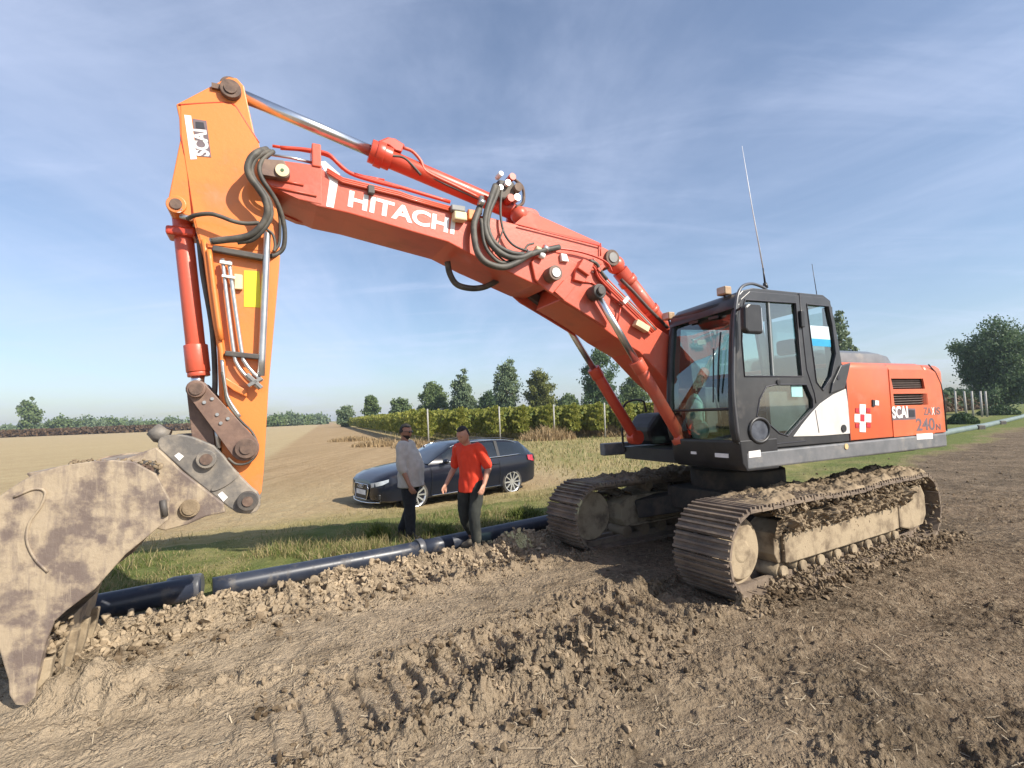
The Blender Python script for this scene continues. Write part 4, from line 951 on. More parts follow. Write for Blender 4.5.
# windscreen frame: two pillars, mid bar
fz = [(1.49, 1.42), (1.525, 1.6), (1.505, 2.0), (1.465, 2.4), (1.41, 2.76), (1.35, 2.93)]
for y in (.375, 1.315):
    MB().tube(curve([(x, y, z) for x, z in fz], 4), .042, 10).build('windscreen_pillar', blackP, cab)
MB().tube(curve([(1.515, .37, 1.77), (1.53, .85, 1.77), (1.515, 1.32, 1.77)], 4), .016, 8).build('windscreen_bar', blackP, cab)
MB().tube([(1.36, .37, 2.93), (1.38, .85, 2.94), (1.36, 1.32, 2.95)], .04, 8).build('windscreen_header', blackP, cab)
g = MB(); g.loft([[(x+b, y, z) for x, z in fz] for y, b in ((.39, -.005), (.6, .012), (.85, .018), (1.1, .012), (1.30, -.005))], closed=False); g.build('windscreen', glassF, cab)
for nm, p in (('door_window', upw), ('door_lower_window', low), ('side_window', rwn)): MB().plate(p, 1.322, 1.327).build(nm, glassM, cab)
MB().plate([(1.36, 1.5), (1.38, 2.0), (1.28, 2.8), (-.12, 2.85), (-.25, 1.95), (-.2, 1.5)], .36, .364).build('right_window', glassM, cab)
MB().box(-.335, -.33, .45, 1.2, 1.95, 2.95).build('rear_window', glassM, cab)
wp_ = MB(); wp_.tube(curve([(1.50, 1.20, 2.62), (1.535, 1.18, 2.3), (1.55, 1.16, 1.95)], 4), .010, 6); wp_.obox((1.535, 1.12, 2.45), (1.565, 1.10, 1.85), .02, .012); wp_.build('windscreen_wiper', blackP, cab)
for yy_ in (.75, 1.05): MB().box(1.425, 1.437, yy_-.07, yy_+.07, 2.80, 2.83).build('roof_visor_clip', blackP, cab)
# door outline, handle, sliding window bar, gaskets
def ring_tube(name, poly, y, r, M, parent): 
    pts = [(x, y, z) for x, z in poly]; pts.append(pts[0]); MB().tube(pts, r, 6, cap=False).build(name, M, parent)
ring_tube('gasket', upw, 1.351, .010, blackD, cab); ring_tube('gasket', low, 1.351, .009, blackD, cab); ring_tube('gasket', rwn, 1.351, .009, blackD, cab)
dr = MB(); seam = zs([(540, 100), (548, 200), (562, 330), (585, 400), (590, 432)]); dr.tube([(x, 1.351, z) for x, z in seam], .007, 6)
dr.tube([(x, 1.351, z) for x, z in zs([(385, 560), (480, 553), (560, 545)])], .006, 6); dr.build('door_seam', blackD, cab)
MB().box(.865, .885, 1.325, 1.345, 2.12, 2.97).build('sliding_window_frame', mat('window_rail', (.25, .27, .27), rough=.4), cab)
hd = MB(); p = at(*z5(545, 178), 1.355); hd.box(p.x-.03, p.x+.03, 1.35, 1.385, p.z-.10, p.z+.10); hd.build('door_handle', blackP, cab, bevel=.01)
p = at(*z5(478, 368), 1.36); MB().cyl((p.x, 1.35, p.z), (p.x, 1.366, p.z), .03, n=14).build('door_lock', blackP, cab)
# round grille low on the door
p = at(*z5(420, 513), 1.355); g = MB(); g.tube([(p.x+.15*math.cos(a)*(1.05), 1.356, p.z+.13*math.sin(a)) for a in [2*math.pi*i/28 for i in range(29)]], .020, 8, cap=False)
g.build('speaker_ring', blackP, cab); MB().plate([(p.x+.15*math.cos(2*math.pi*i/28), p.z+.13*math.sin(2*math.pi*i/28)) for i in range(28)], 1.351, 1.355).build('speaker_grille', mat('grille_grey', (.045, .05, .065), (.09, .10, .12), rough=.4, scale=12), cab)
# white shaped panel at the rear lower corner of the cab
wp = zs([(520, 532), (545, 497), (575, 460), (600, 433), (640, 405), (678, 388), (684, 430), (688, 480), (690, 523), (600, 530)])
MB().plate(wp, 1.3505, 1.362).build('white_panel', whiteP, cab, bevel=.005)
MB().tube([(x, 1.364, z) for x, z in zs([(585, 452), (596, 520)])], .004, 5).build('white_panel_seam', greyD, cab)
p = at(*z5(673, 507), 1.363); MB().cyl((p.x, 1.362, p.z), (p.x, 1.375, p.z), .045, n=16).build('panel_knob', blackP, cab)
# black rear bulge above the white panel
MB().plate(zs([(660, 318), (690, 310), (672, 388), (630, 402), (636, 370)]), 1.3505, 1.375).build('rear_trim', cabP, cab, bevel=.01)
p = at(*z5(658, 354), 1.377); MB().cyl((p.x, 1.37, p.z), (p.x, 1.382, p.z), .03, n=14).build('rear_trim_cap', blackD, cab)
# blue and white safety sticker on the rear side window; small sheets inside
st = [at(*z5(a, b), 1.329) for a, b in ((572, 197), (627, 201), (633, 240), (576, 236))]; MB().plate([(p.x, p.z) for p in st], 1.328, 1.331).build('window_sticker', mat('sticker_pale', (.55, .68, .75), (.62, .72, .78), rough=.4), cab)
st = [at(*z5(a, b), 1.329) for a, b in ((576, 236), (633, 240), (635, 262), (578, 258))]; MB().plate([(p.x, p.z) for p in st], 1.328, 1.331).build('window_sticker', mat('sticker_blue', (.03, .35, .60), rough=.4), cab)
st = [at(*z5(a, b), 1.329) for a, b in ((515, 378), (548, 378), (550, 412), (517, 412))]; MB().plate([(p.x, p.z) for p in st], 1.328, 1.331).build('window_sticker', mat('sticker_teal', (.35, .62, .60), rough=.4), cab)
# handrail along the front pillar and over the roof edge
hr = curve([(1.56, 1.40, 1.45), (1.60, 1.41, 1.9), (1.56, 1.41, 2.4), (1.49, 1.40, 2.80), (1.37, 1.37, 3.06), (1.15, 1.33, 3.16), (.85, 1.25, 3.17), (.62, 1.15, 3.16)], 5)
MB().tube(hr, .017, 8).build('handrail', mat('rail_paint', (.10, .10, .105), rough=.35, coat=.3), cab)
# mirror
mp = at(752, 319, 1.55); mr_ = MB()
mr_.plate([(mp.x-.13, mp.z-.155), (mp.x+.10, mp.z-.155), (mp.x+.135, mp.z-.11), (mp.x+.125, mp.z+.12), (mp.x+.08, mp.z+.15), (mp.x-.12, mp.z+.15)], 1.50, 1.58)
mi_ = mr_.build('mirror', blackP, cab, bevel=.03); MB().tube([(1.45, 1.38, 2.83), (mp.x+.12, 1.54, mp.z+.12)], .014, 8).build('mirror_arm', blackP, mi_)
MB().box(mp.x-.125, mp.x-.118, 1.50, 1.575, mp.z-.12, mp.z+.12).build('mirror_glass', chrome, mi_)
# work lamps
for px, py, yy, sc in ((724, 291.5, 1.13, 1.0), (668.5, 316.5, .36, 1.0)):
    p = at(px, py, x=1.33); l = MB(); l.box(p.x-.05, p.x+.05, p.y-.065, p.y+.065, p.z-.045, p.z+.05)
    lo_ = l.build('work_lamp', amberM, cab, bevel=.012); MB().box(p.x+.045, p.x+.054, p.y-.05, p.y+.05, p.z-.03, p.z+.04).build('lens', mat('lamp_lens', (.55, .52, .45), rough=.2), lo_)
    MB().tube([(p.x, p.y, p.z-.04), (p.x-.02, p.y, p.z-.12)], .012, 6).build('bracket', blackP, lo_)
# antennas
a0 = at(765, 283, 1.10); a1 = at(763, 268, 1.10); a2 = at(742, 146, 1.10)
MB().cyl(a0-Vector((0, 0, .06)), a0, .035, .022, n=14).cyl(a0, a1, .012, .008, n=8).build('antenna_base', blackP, cab)
MB().tube([a1, a1.lerp(a2, .5)+Vector((.01, 0, .01)), a2], [.009, .006, .003], 6).build('antenna_whip', mat('whip_white', (.8, .8, .8), rough=.4), cab)
b0 = at(817, 293, .8); b1 = at(812, 264, .8); MB().tube([b0-Vector((0, 0, .08)), b1], [.006, .004], 6).build('antenna_whip', blackP, cab)
# interior
seatm = mat('seat_fabric', (.03, .032, .035), (.05, .05, .055), rough=.9, scale=20); inr = mat('interior_grey', (.13, .135, .14), (.18, .185, .19), rough=.6)
s = MB(); s.box(.05, .58, .60, 1.10, 1.62, 1.76); s.box(.18, .45, .70, 1.0, 1.32, 1.62)
s.add([(.10, .60, 1.74), (.22, .60, 1.74), (-.02, .62, 2.42), (-.12, .62, 2.40), (.10, 1.10, 1.74), (.22, 1.10, 1.74), (-.02, 1.08, 2.42), (-.12, 1.08, 2.40)], [(0, 1, 2, 3), (7, 6, 5, 4), (0, 4, 5, 1), (1, 5, 6, 2), (2, 6, 7, 3), (3, 7, 4, 0)])
s.box(-.12, -.02, .72, .98, 2.44, 2.64); s.build('seat', seatm, cab, bevel=.04)
for y in (.50, 1.18): 
    s = MB(); s.box(.10, .62, y-.07, y+.07, 1.70, 1.92); s.tube([(.55, y, 1.9), (.60, y, 2.05)], .022, 8); s.ball((.60, y, 2.08), .035, 10); s.build('control_console', inr, cab, bevel=.02)
s = MB(); s.box(.95, 1.15, .46, .60, 1.45, 2.05); s.build('monitor', inr, cab, bevel=.02)
for y in (.78, .96): MB().tube([(1.05, y, 1.34), (1.18, y, 1.95)], .016, 8).build('travel_lever', darkM, cab)
bgm = mat('plastic_bag', (.42, .66, .58), (.28, .48, .42), rough=.5, scale=6, bump=.02)
s = MB(); s.ball((1.30, .56, 1.72), .15, 16, sc=(.7, .85, 1.7)); s.ball((1.28, .60, 1.52), .12, 14, sc=(.8, 1, 1.1)); bag = s.build('plastic_bag', bgm, None, label='pale green plastic bag hanging behind the cab windscreen', cat='bag'); bag.matrix_world = eM
for v in bag.data.vertices: v.co += Vector((1, 1, 1))*.035*mnoise.noise(v.co*9)
MB().box(.2, .9, 1.24, 1.29, 1.5, 1.95).build('door_liner', inr, cab)

# ------------------------------------------------------------ boom
YB = .32
def P2(l, y): return [(p.x, p.z) for p in [at(a, b, y) for a, b in l]]
def yz(l, y): return [at(a, b, y) for a, b in l]
def z6(a, b): return (440+a/5.12, 170+b/5.12)
def z3(a, b): return (340+a/4.268, 120+b/4.268)
def z1(a, b): return (150+a/3.84, 60+b/3.84)
def z4(a, b): return (500+a/3.491, 200+b/3.491)
def zj(a, b): return (560+a/6.4, 220+b/6.4)
jib_out = [(285, 163), (317, 164.5), (325, 171), (340, 177), (400, 194), (452, 209.5), (485, 216), (519, 224.8), (602, 246.5), (617, 254), (618, 262), (604, 268), (575, 275), (560, 282), (549, 287), (534, 284), (478, 258), (448, 242), (348, 213), (317, 206), (272, 186), (268, 176)]
j = MB(); j.plate(P2(jib_out, YB), -.30, YB)
jib = j.build('boom', boomP, exc, bevel=.012, label='upper boom section carrying the white lettering')
# raised top over the elbow, its chamfer tilted to catch the sun's glare
tp = P2([(519, 224.8), (602, 246.5), (600, 241), (533.5, 210.5), (524, 212)], YB)
pts_lo = [(p.x, p.z) for p in [at(a, b, YB) for a, b in ((515, 223.5), (602, 246.2))]]
hi = [(p.x, p.z) for p in [at(a, b, .22) for a, b in ((530, 210.5), (600, 242))]]
k = MB(); 
k.add([(pts_lo[0][0], YB, pts_lo[0][1]), (pts_lo[1][0], YB, pts_lo[1][1]), (hi[1][0], .20, hi[1][1]), (hi[0][0], .20, hi[0][1]),
       (pts_lo[0][0], -.30, pts_lo[0][1]), (pts_lo[1][0], -.30, pts_lo[1][1]), (hi[1][0], -.20, hi[1][1]), (hi[0][0], -.20, hi[0][1])],
      [(0, 1, 2, 3), (7, 6, 5, 4), (3, 2, 6, 7), (0, 3, 7, 4), (1, 5, 6, 2)])
k.build('boom_top_plate', boomP, jib)
# fork plates at the tip round the arm
for y0, y1 in ((.23, .325), (-.31, -.22)):
    f = MB(); f.plate(P2([(262, 163), (285, 161), (322, 166), (322, 205), (300, 200), (272, 187), (262, 178)], YB), y0, y1); f.build('fork_plate', boomP, jib, bevel=.01)
# ribs on the fork
for a, b in (((500, 390), (598, 480)),): pass
MB().tube([at(*z1(500, 462), .33), at(*z1(590, 480), .33)], .012, 6).tube([at(*z1(470, 487), .33), at(*z1(640, 522), .33)], .012, 6).build('weld_rib', boomP, jib)
# tip pin with pale cap and oily bracket
pc = at(*z1(508, 423), .42); MB().cyl((pc.x, .30, pc.z), (pc.x, .41, pc.z), .066, n=24).build('tip_pin', brownM, jib, bevel=.008)
MB().cyl((pc.x, .41, pc.z), (pc.x, .422, pc.z), .056, n=24).build('pin_cap', creamM, jib); MB().cyl((pc.x, .422, pc.z), (pc.x, .428, pc.z), .014, n=12).build('pin_bolt', mat('green_bolt', (.06, .16, .06), rough=.6), jib)
q = [at(*z1(a, b), .40) for a, b in ((425, 378), (515, 385), (530, 415), (500, 452), (430, 440), (412, 415))]; MB().plate([(p.x, p.z) for p in q], .33, .40).build('tip_bracket', brownM, jib, bevel=.01)
# white stripe and lettering
patch('white_stripe', [z1(652, 392), z1(672, 388), z1(730, 440), z1(722, 470), z1(705, 568), z1(676, 562), z1(690, 462)], whiteD, YB+.001, jib)
text('lettering', 'HITACHI', whiteD, 0, jib, at(347.5, 206.5, YB+.001), at(454, 234.7, YB+.001), h=.165, bold=.034)
# pipes on the near face and above
for k_, off in enumerate((0, 7, 14)):
    pts = [z1(680, 418+off), z1(740, 455+off), z1(960, 508+off), z3(300, 325+off), z3(470, 372+off)]
    MB().tube([at(a, b, .345) for a, b in pts], .012, 6).build('hard_pipe', boomP, jib)
MB().tube(curve([at(*z1(a, b), .12) for a, b in ((500, 337), (600, 345), (680, 360), (720, 395), (770, 435), (860, 465), (960, 490))] + [at(*z3(a, b), .12) for a, b in ((60, 232), (180, 265), (300, 300), (470, 350))], 4), .02, 8).build('feed_pipe', redP, jib)
MB().tube(curve([at(*z1(a, b), .0) for a, b in ((470, 330), (600, 350), (690, 372), (760, 430), (900, 462))], 4), .014, 8).build('feed_pipe', redP, jib)
MB().tube([at(*z1(a, b), .25) for a, b in ((455, 362), (540, 375), (625, 395))], .013, 8).build('steel_pipe', steelP, jib)
p = at(*z1(635, 395), .2); MB().box(p.x-.04, p.x+.04, .1, .34, p.z-.10, p.z+.12).build('pipe_clamp', boomP, jib, bevel=.01)
p = at(*z1(848, 505), .34); MB().box(p.x-.03, p.x+.03, .32, .38, p.z-.03, p.z+.05).build('pipe_clamp', darkM, jib, bevel=.005)
p = at(459, 216, .36); b_ = MB(); b_.box(p.x-.07, p.x+.07, .32, .42, p.z-.06, p.z+.03); b_.build('boom_lamp', creamM, jib, bevel=.015)
MB().box(p.x-.06, p.x+.09, .32, .40, p.z+.04, p.z+.10).build('lamp_bracket', greyM, jib, bevel=.01)
p = at(472, 216, .34); MB().box(p.x-.05, p.x+.05, .30, .37, p.z-.05, p.z+.06).build('pipe_clamp', armP, jib, bevel=.01)
# joint pin with cap
def pin(px, py, y0, y1, r, M1, M2, parent, name='pin', cap=.6):
    c0 = at(px, py, y1); o = MB().cyl((c0.x, y0, c0.z), (c0.x, y1, c0.z), r, n=24).build(name, M1, parent, bevel=.006)
    if M2: MB().cyl((c0.x, y1, c0.z), (c0.x, y1+.012, c0.z), r*cap, n=20).build('pin_cap', M2, o)
    return c0
jp = pin(556, 272.5, .32, .50, .085, brownM, whiteD, jib, 'joint_pin')
pin(613, 257.5, -.30, .36, .10, rustM, greyM, jib, 'cylinder_pin')
# lower boom
low_out_ = [(531, 262), (537, 255), (550, 251), (563, 256), (580, 263), (600, 274), (622, 296), (650, 322), (676, 340), (716, 384), (700, 402), (672, 402), (664, 398), (626, 360), (597.4, 332), (577, 313), (546, 291), (535, 280)]
# the lower section straddles the upper one with two side plates, then becomes a box
l = MB()
near = P2([(531, 262), (537, 255), (550, 251), (563, 256), (580, 265), (600, 277), (612, 288), (606, 328), (597, 322), (575, 308), (546, 290), (535, 280)], YB+.03)
l.plate(near, YB+.004, YB+.04); l.plate(near, -.335, -.304)
box_out = P2([(566, 281), (588, 272), (602, 277), (622, 296), (650, 322), (676, 340), (716, 384), (704, 402), (690, 402), (664, 378), (640, 352), (614, 336), (597, 323), (577, 310), (560, 300)], YB+.01)
l.plate(box_out, -.25, YB+.002)
lb = l.build('lower_boom', boomP, exc, bevel=.012, label='lower boom section behind the joint pin')
# dark plate stands in for the shaded hinge gap seen from below
g = MB(); gq = P2([(520, 284), (530, 285), (546, 303), (540, 307), (528, 298)], -.27); g.plate(gq, -.3, -.24); g.build('hinge_gap', darkM, lb, bevel=.02)
# positioning cylinder on top
c0 = at(613, 262, 0); c1 = at(668, 334, 0)
dv = (c1-c0).normalized(); pc_ = MB(); pc_.cyl(c0+dv*.15, c1, .105, n=24); pc_.ball(c0+dv*.05, .12, 16); pc_.build('positioning_cylinder', boomP, exc)
MB().cyl(c0+dv*.28, c0+dv*.36, .122, n=24).build('cylinder_collar', boomP, exc); MB().cyl(c1-dv*.45, c1-dv*.38, .122, n=24).build('cylinder_collar', boomP, exc)
MB().tube([at(a, b, .12) for a, b in (zj(390, 380), zj(470, 460), zj(560, 560), zj(690, 690))], .022, 8).build('hydraulic_pipe', darkM, exc)
# boxes and pipes on the near side of the lower boom
q = [at(*z6(a, b), .45) for a, b in ((735, 452), (790, 478), (765, 542), (706, 500))]; MB().plate([(p.x, p.z) for p in q], .33, .45).build('valve_block', boomP, lb, bevel=.01)
q = [at(*z6(a, b), .42) for a, b in ((700, 500), (762, 542), (745, 575), (690, 560))]; MB().plate([(p.x, p.z) for p in q], .34, .41).build('valve_block', boomP, lb, bevel=.01)
q = [at(*z6(a, b), .40) for a, b in ((620, 425), (650, 430), (662, 470), (625, 465))]; MB().plate([(p.x, p.z) for p in q], .34, .40).build('valve_block', whiteD, lb, bevel=.008)
q = [at(*z6(a, b), .40) for a, b in ((640, 560), (700, 590), (640, 665), (590, 620))]; MB().plate([(p.x, p.z) for p in q], .36, .385).build('gusset_plate', boomP, lb, bevel=.006)
for off, M_, r_ in ((0, steelP, .014), (-11, boomP, .013), (11, boomP, .013), (-24, redP, .014)):
    pts = [at(*zj(a+off*.8, b-off*.6), .40) for a, b in ((200, 255), (245, 300), (262, 345), (300, 392), (420, 512), (520, 610), (610, 705))]
    MB().tube(curve(pts, 4), r_, 8).build('hard_pipe', M_, lb)
MB().tube(curve([at(*zj(a, b), .41) for a, b in ((190, 262), (235, 280), (262, 330), (300, 380))], 4), .022, 8).build('hydraulic_hose', hoseM, lb)
MB().tube([at(*zj(a, b), .37) for a, b in ((120, 395), (200, 400), (270, 440), (330, 490), (400, 548))], .011, 6).build('hard_pipe', redP, lb)
MB().tube([at(*zj(a, b), .37) for a, b in ((390, 548), (380, 600), (365, 655))], .011, 6).build('hard_pipe', redP, lb)
q = [at(*zj(a, b), .40) for a, b in ((495, 635), (575, 685), (560, 720), (478, 672))]; MB().plate([(p.x, p.z) for p in q], .34, .42).build('boom_lamp', creamM, lb, bevel=.01)
for a, b in ((415, 515), (255, 310)):
    p = at(*zj(a, b), .40); MB().box(p.x-.05, p.x+.05, .33, .43, p.z-.025, p.z+.025, rot=Matrix.Rotation(R(45), 3, 'Y')).build('pipe_clamp', whiteD if a > 300 else boomP, lb, bevel=.005)
MB().tube([at(*z6(a, b), .345) for a, b in ((400, 282), (520, 312), (700, 358), (822, 390))], .008, 5).build('edge_rail', redP, jib)
MB().tube([at(*z6(a, b), .345) for a, b in ((822, 375), (822, 440))], .008, 5).build('edge_rail', redP, jib)
MB().tube(curve([at(*z6(a, b), .37) for a, b in ((590, 400), (700, 415), (800, 445), (860, 480), (880, 520))], 4), .013, 8).build('hard_pipe', redP, lb)
# boom cylinders
for s in (1, -1):
    if s > 0: a, b, c_ = at(583.5, 291, .44), at(634, 349, .44), at(664, 432, .44)
    else: a, b, c_ = at(570, 330, -.42), at(602, 357, -.42), at(660, 448, -.42)
    foot = Vector((1.42, .44*s, 1.42)); top = Vector((2.60, .44*s, 3.16)); 
    dv = (foot-top).normalized(); L_ = (foot-top).length
    cy = MB(); cy.cyl(top+dv*L_*.47, foot-dv*.05, .074, n=24); cy.cyl(top+dv*L_*.45, top+dv*L_*.52, .086, n=24); cy.cyl(foot-Vector((0, .07, 0)), foot+Vector((0, .07, 0)), .10, n=20)
    co = cy.build('boom_cylinder', redP if s < 0 else boomP, exc, bevel=.005)
    MB().cyl(top, top+dv*L_*.47, .042, n=20).build('piston_rod', chrome, co)
    MB().cyl(top-Vector((0, .075, 0)), top+Vector((0, .085, 0)), .085, n=24).cyl(top+Vector((0, .085, 0)), top+Vector((0, .12, 0)), .05, n=16).build('rod_eye', darkM, co, bevel=.01)
    MB().tube([top+dv*L_*.5+Vector((.09, 0, .08)), foot-dv*.2+Vector((.09, 0, .08))], .014, 8).build('cylinder_pipe', redP, co)
MB().cyl((2.60, -.5, 3.16), (2.60, .5, 3.16), .06, n=20).build('boom_cylinder_pin', rustM, lb)
# ------------------------------------------------------------ arm cylinder (on top of the boom)
p0 = at(230.5, 88, .09); p0.y = .04; p1 = at(531.5, 217.5, .09); p1.y = .04; dv = (p1-p0).normalized(); L_ = (p1-p0).length
g0 = at(372, 150, 0); tt = (g0-p0).dot(dv)
cy = MB(); cy.cyl(p0+dv*tt, p1-dv*.10, .094, n=26); cy.cyl(p0+dv*(tt-.02), p0+dv*(tt+.20), .118, n=26); cy.cyl(p0+dv*(tt+.04), p0+dv*(tt+.12), .135, n=12); cy.ball(p1-dv*.12, .10, 16); cy.cyl(p1-Vector((0, .10, 0)), p1+Vector((0, .10, 0)), .085, n=22)
ac = cy.build('arm_cylinder', redP, exc, bevel=.006)
MB().cyl(p0, p0+dv*tt, .058, n=22).build('piston_rod', chrome, ac)
MB().cyl(p0-Vector((0, .09, 0)), p0+Vector((0, .09, 0)), .085, n=22).build('rod_eye', rustM, ac)
q = [at(*z3(a, b), .10) for a, b in ((160, 95), (200, 78), (235, 85), (275, 110), (262, 140), (230, 132), (205, 112))]; MB().plate([(p.x, p.z) for p in q], .0, .13).build('hose_guard', redP, ac, bevel=.012)
MB().tube(curve([at(*z3(a, b), .12) for a, b in ((270, 118), (310, 135), (345, 175), (360, 212), (400, 238), (500, 285), (600, 335))], 4), .018, 8).build('cylinder_pipe', boomP, ac)
MB().tube(curve([at(*z3(a, b), .13) for a, b in ((190, 120), (215, 150), (270, 160), (310, 195), (345, 235))], 4), .014, 8).build('hydraulic_hose', hoseM, ac)
MB().tube([at(*z3(a, b), .11) for a, b in ((330, 215), (450, 275), (620, 350))], .012, 6).build('cylinder_pipe', darkM, ac)
# pin bosses at the cylinder foot on the boom
pin(531.8, 217.9, -.18, .19, .085, redP, greyM, jib, 'cylinder_foot_pin')
q = P2([(518, 206), (532, 209), (542, 220), (540, 232), (515, 226)], .15); MB().plate(q, .11, .17).plate(q, -.17, -.11).build('cylinder_bracket', redP, jib, bevel=.01)
MB().ball(at(519, 215, .16), .10, 16).build('cylinder_base', boomP, ac)
# valve block with fittings above the arm cylinder
v0 = at(504, 192, .12); vb = MB(); vb.box(v0.x-.10, v0.x+.10, .02, .20, v0.z-.12, v0.z+.10); vo = vb.build('hose_manifold', darkM, jib, bevel=.02)
for dx, dz, M_, r_ in ((.09, .14, whiteD, .028), (-.05, .13, redP, .04), (.01, .05, steelP, .035), (-.12, .02, rustM, .05), (-.10, -.10, steelP, .04), (.10, -.02, steelP, .03), (-.02, -.12, redP, .045)):
    MB().cyl((v0.x+dx, .14, v0.z+dz), (v0.x+dx, .26, v0.z+dz), r_, n=10).build('fitting', M_, vo)
MB().tube(curve([(v0.x-.10, .2, v0.z+.13), (v0.x-.2, .2, v0.z+.05), (v0.x-.2, .2, v0.z-.12), (v0.x-.1, .2, v0.z-.2)], 5), .018, 8).build('hose_loop', rustM, vo)
# hoses draped over the boom
def hose(pts, zf, y, r, M=hoseM, parent=exc, name='hydraulic_hose'):
    n = len(pts); ys = y if isinstance(y, (list, tuple)) else [y]*n
    return MB().tube(curve([at(*zf(a, b), yy) for (a, b), yy in zip(pts, ys)], 6), r, 10).build(name, M, parent)
hose([(212, 145), (205, 185), (185, 240), (172, 300), (185, 400), (215, 455), (260, 485), (330, 497), (400, 470), (455, 435), (520, 415), (610, 395)], z6, [.2, .34, .38, .40, .42, .43, .44, .45, .45, .44, .40, .37], .034)
hose([(283, 80), (262, 140), (238, 215), (228, 290), (250, 360), (290, 410), (350, 445), (410, 450), (470, 425)], z6, [.24, .34, .37, .38, .40, .42, .44, .46, .44], .032)
hose([(302, 90), (280, 150), (252, 220), (245, 290), (268, 355), (310, 398), (370, 425), (430, 432)], z6, [.24, .32, .36, .37, .39, .41, .43, .44], .026)
hose([(210, 250), (225, 370), (265, 440), (320, 475), (400, 455)], z6, .41, .018)
hose([(255, 300), (262, 380), (300, 440), (350, 480)], z6, .39, .011)
hose([(318, 95), (310, 170), (312, 250), (328, 320), (360, 370), (400, 398), (450, 415)], z6, [.24, .33, .36, .37, .38, .39, .40], .013)
hose([(325, 300), (300, 370), (285, 430)], z6, .38, .009)
hose([(430, 415), (450, 385), (480, 375)], z6, .39, .012)
hose([(38, 470), (50, 530), (85, 585), (150, 605), (215, 602), (270, 580), (320, 545)], z6, -.05, .034)
for a, b, M_ in ((212, 165, steelP), (500, 408, creamM), (540, 402, steelP), (520, 438, whiteD), (455, 428, steelP)):
    p = at(*z6(a, b), .40); MB().cyl(p-Vector((.03, 0, .01)), p+Vector((.03, 0, .01)), .035, n=10).build('hose_fitting', M_, exc)
MB().tube([at(*z6(212, 140), .24), at(*z6(205, 225), .34)], .022, 8).build('hose_sleeve', steelP, exc)

# ------------------------------------------------------------ arm
YA = .205
arm_out = [(176, 104), (182, 101), (220, 81), (228, 77), (237, 78), (244, 86), (258, 150), (270, 178), (279, 202), (280, 258), (275.7, 305.6), (268.4, 385.7), (263.5, 473), (261.5, 492), (252, 508), (240, 508), (232, 496), (222, 470), (217, 349), (204.6, 262), (192, 217), (178.5, 212), (169.5, 212), (167, 204), (180, 140), (179, 118)]
ao = P2(arm_out, YA); a_ = MB(); a_.plate(ao, -.20, YA); arm = a_.build('arm', armP, exc, bevel=.010, label='upright orange arm with steel pipes and hoses on its near face')
def z2(a, b): return (150+a/2.745, 240+b/2.745)
def za(a, b): return (165+a/7.68, 70+b/7.68)
def zq(a, b): return (150+a/6.4, 150+b/6.4)
# doubler plate with rounded edge standing a little proud
dbl = [za(120, 272), za(300, 256), za(450, 250), za(500, 256), za(545, 285), za(720, 555), (262, 160), (274, 200), (273, 252), zq(330, 600), (194, 216), za(160, 720), za(125, 500)]
MB().plate(P2(dbl, YA+.006), YA, YA+.006).build('doubler_plate', armP, arm, bevel=.003)
patch('white_bar', [za(148, 345), za(200, 352), za(245, 685), za(196, 688)], whiteD, YA+.0065, arm)
patch('logo_plate', [za(212, 375), za(318, 392), za(355, 672), za(245, 662)], greyD, YA+.0065, arm)
patch('logo_square', [za(234, 398), za(296, 404), za(306, 452), za(238, 446)], blackD, YA+.0095, arm)
lt = text('logo_letters', 'SCAI', whiteD, 0, arm, at(*za(345, 665), YA+.0095), at(*za(318, 462), YA+.0095), h=.115, bold=.035)
MB().tube(curve([at(*za(a, b), YA+.002) for a, b in ((105, 268), (200, 262), (300, 256), (450, 250), (500, 256), (545, 285), (620, 400), (722, 560))], 4), .007, 5).build('weld_seam', redP, arm)
MB().tube([at(*za(120, 500), YA), at(*za(150, 640), YA), at(*zq(235, 60), YA), at(*zq(275, 450), YA)], .007, 5).build('weld_seam', redP, arm)
pin(230.5, 88, -.25, .26, .085, rustM, rustM, arm, 'top_pin', .6)
MB().box(*(lambda p: (p.x+.05, p.x+.14, .20, .235, p.z-.05, p.z-.005))(at(230, 88, .2))).build('pin_retainer', rustM, arm)
pin(176, 204, -.24, .23, .075, armP, rustM, arm, 'bucket_cylinder_pin', .6)
MB().cyl(at(*zq(180, 378), .23)-Vector((0, .02, 0)), at(*zq(180, 378), .23), .03, n=10).build('pin_washer', whiteD, arm)
# hoses and pipes on the arm
hz = [(745, -2), (690, 15), (645, 55), (625, 120), (645, 180), (690, 240), (735, 310), (752, 390), (735, 450), (700, 500), (640, 545), (560, 565), (480, 575), (395, 585)]
hose(hz, zq, [.30, .42, .44, .44, .43, .42, .41, .40, .38, .37, .35, .33, .30, .28], .030)
hose([(a+24, b+10) for a, b in hz[:9]] + [(715, 520), (650, 575), (560, 590)], zq, [.30, .40, .42, .42, .41, .40, .39, .38, .37, .36, .33, .31], .022)
hose([(790, 10), (730, 50), (700, 110), (715, 180), (760, 250), (810, 330), (845, 420), (862, 520), (855, 620), (815, 665), (770, 680)], zq, [.30, .38, .40, .40, .38, .33, .28, .24, .2, .2, .24], .020)
hose([(770, 30), (725, 75), (712, 130), (740, 215), (790, 300), (825, 400), (832, 500), (825, 600), (790, 650)], zq, [.28, .35, .37, .36, .32, .28, .25, .23, .24], .013)
hose([(240, 440), (290, 418), (380, 408), (450, 425), (530, 455), (610, 470), (700, 466)], zq, [.24, .30, .34, .35, .35, .34, .34], .018)
hose([(745, 505), (785, 540), (800, 600), (795, 650)], zq, .30, .012)
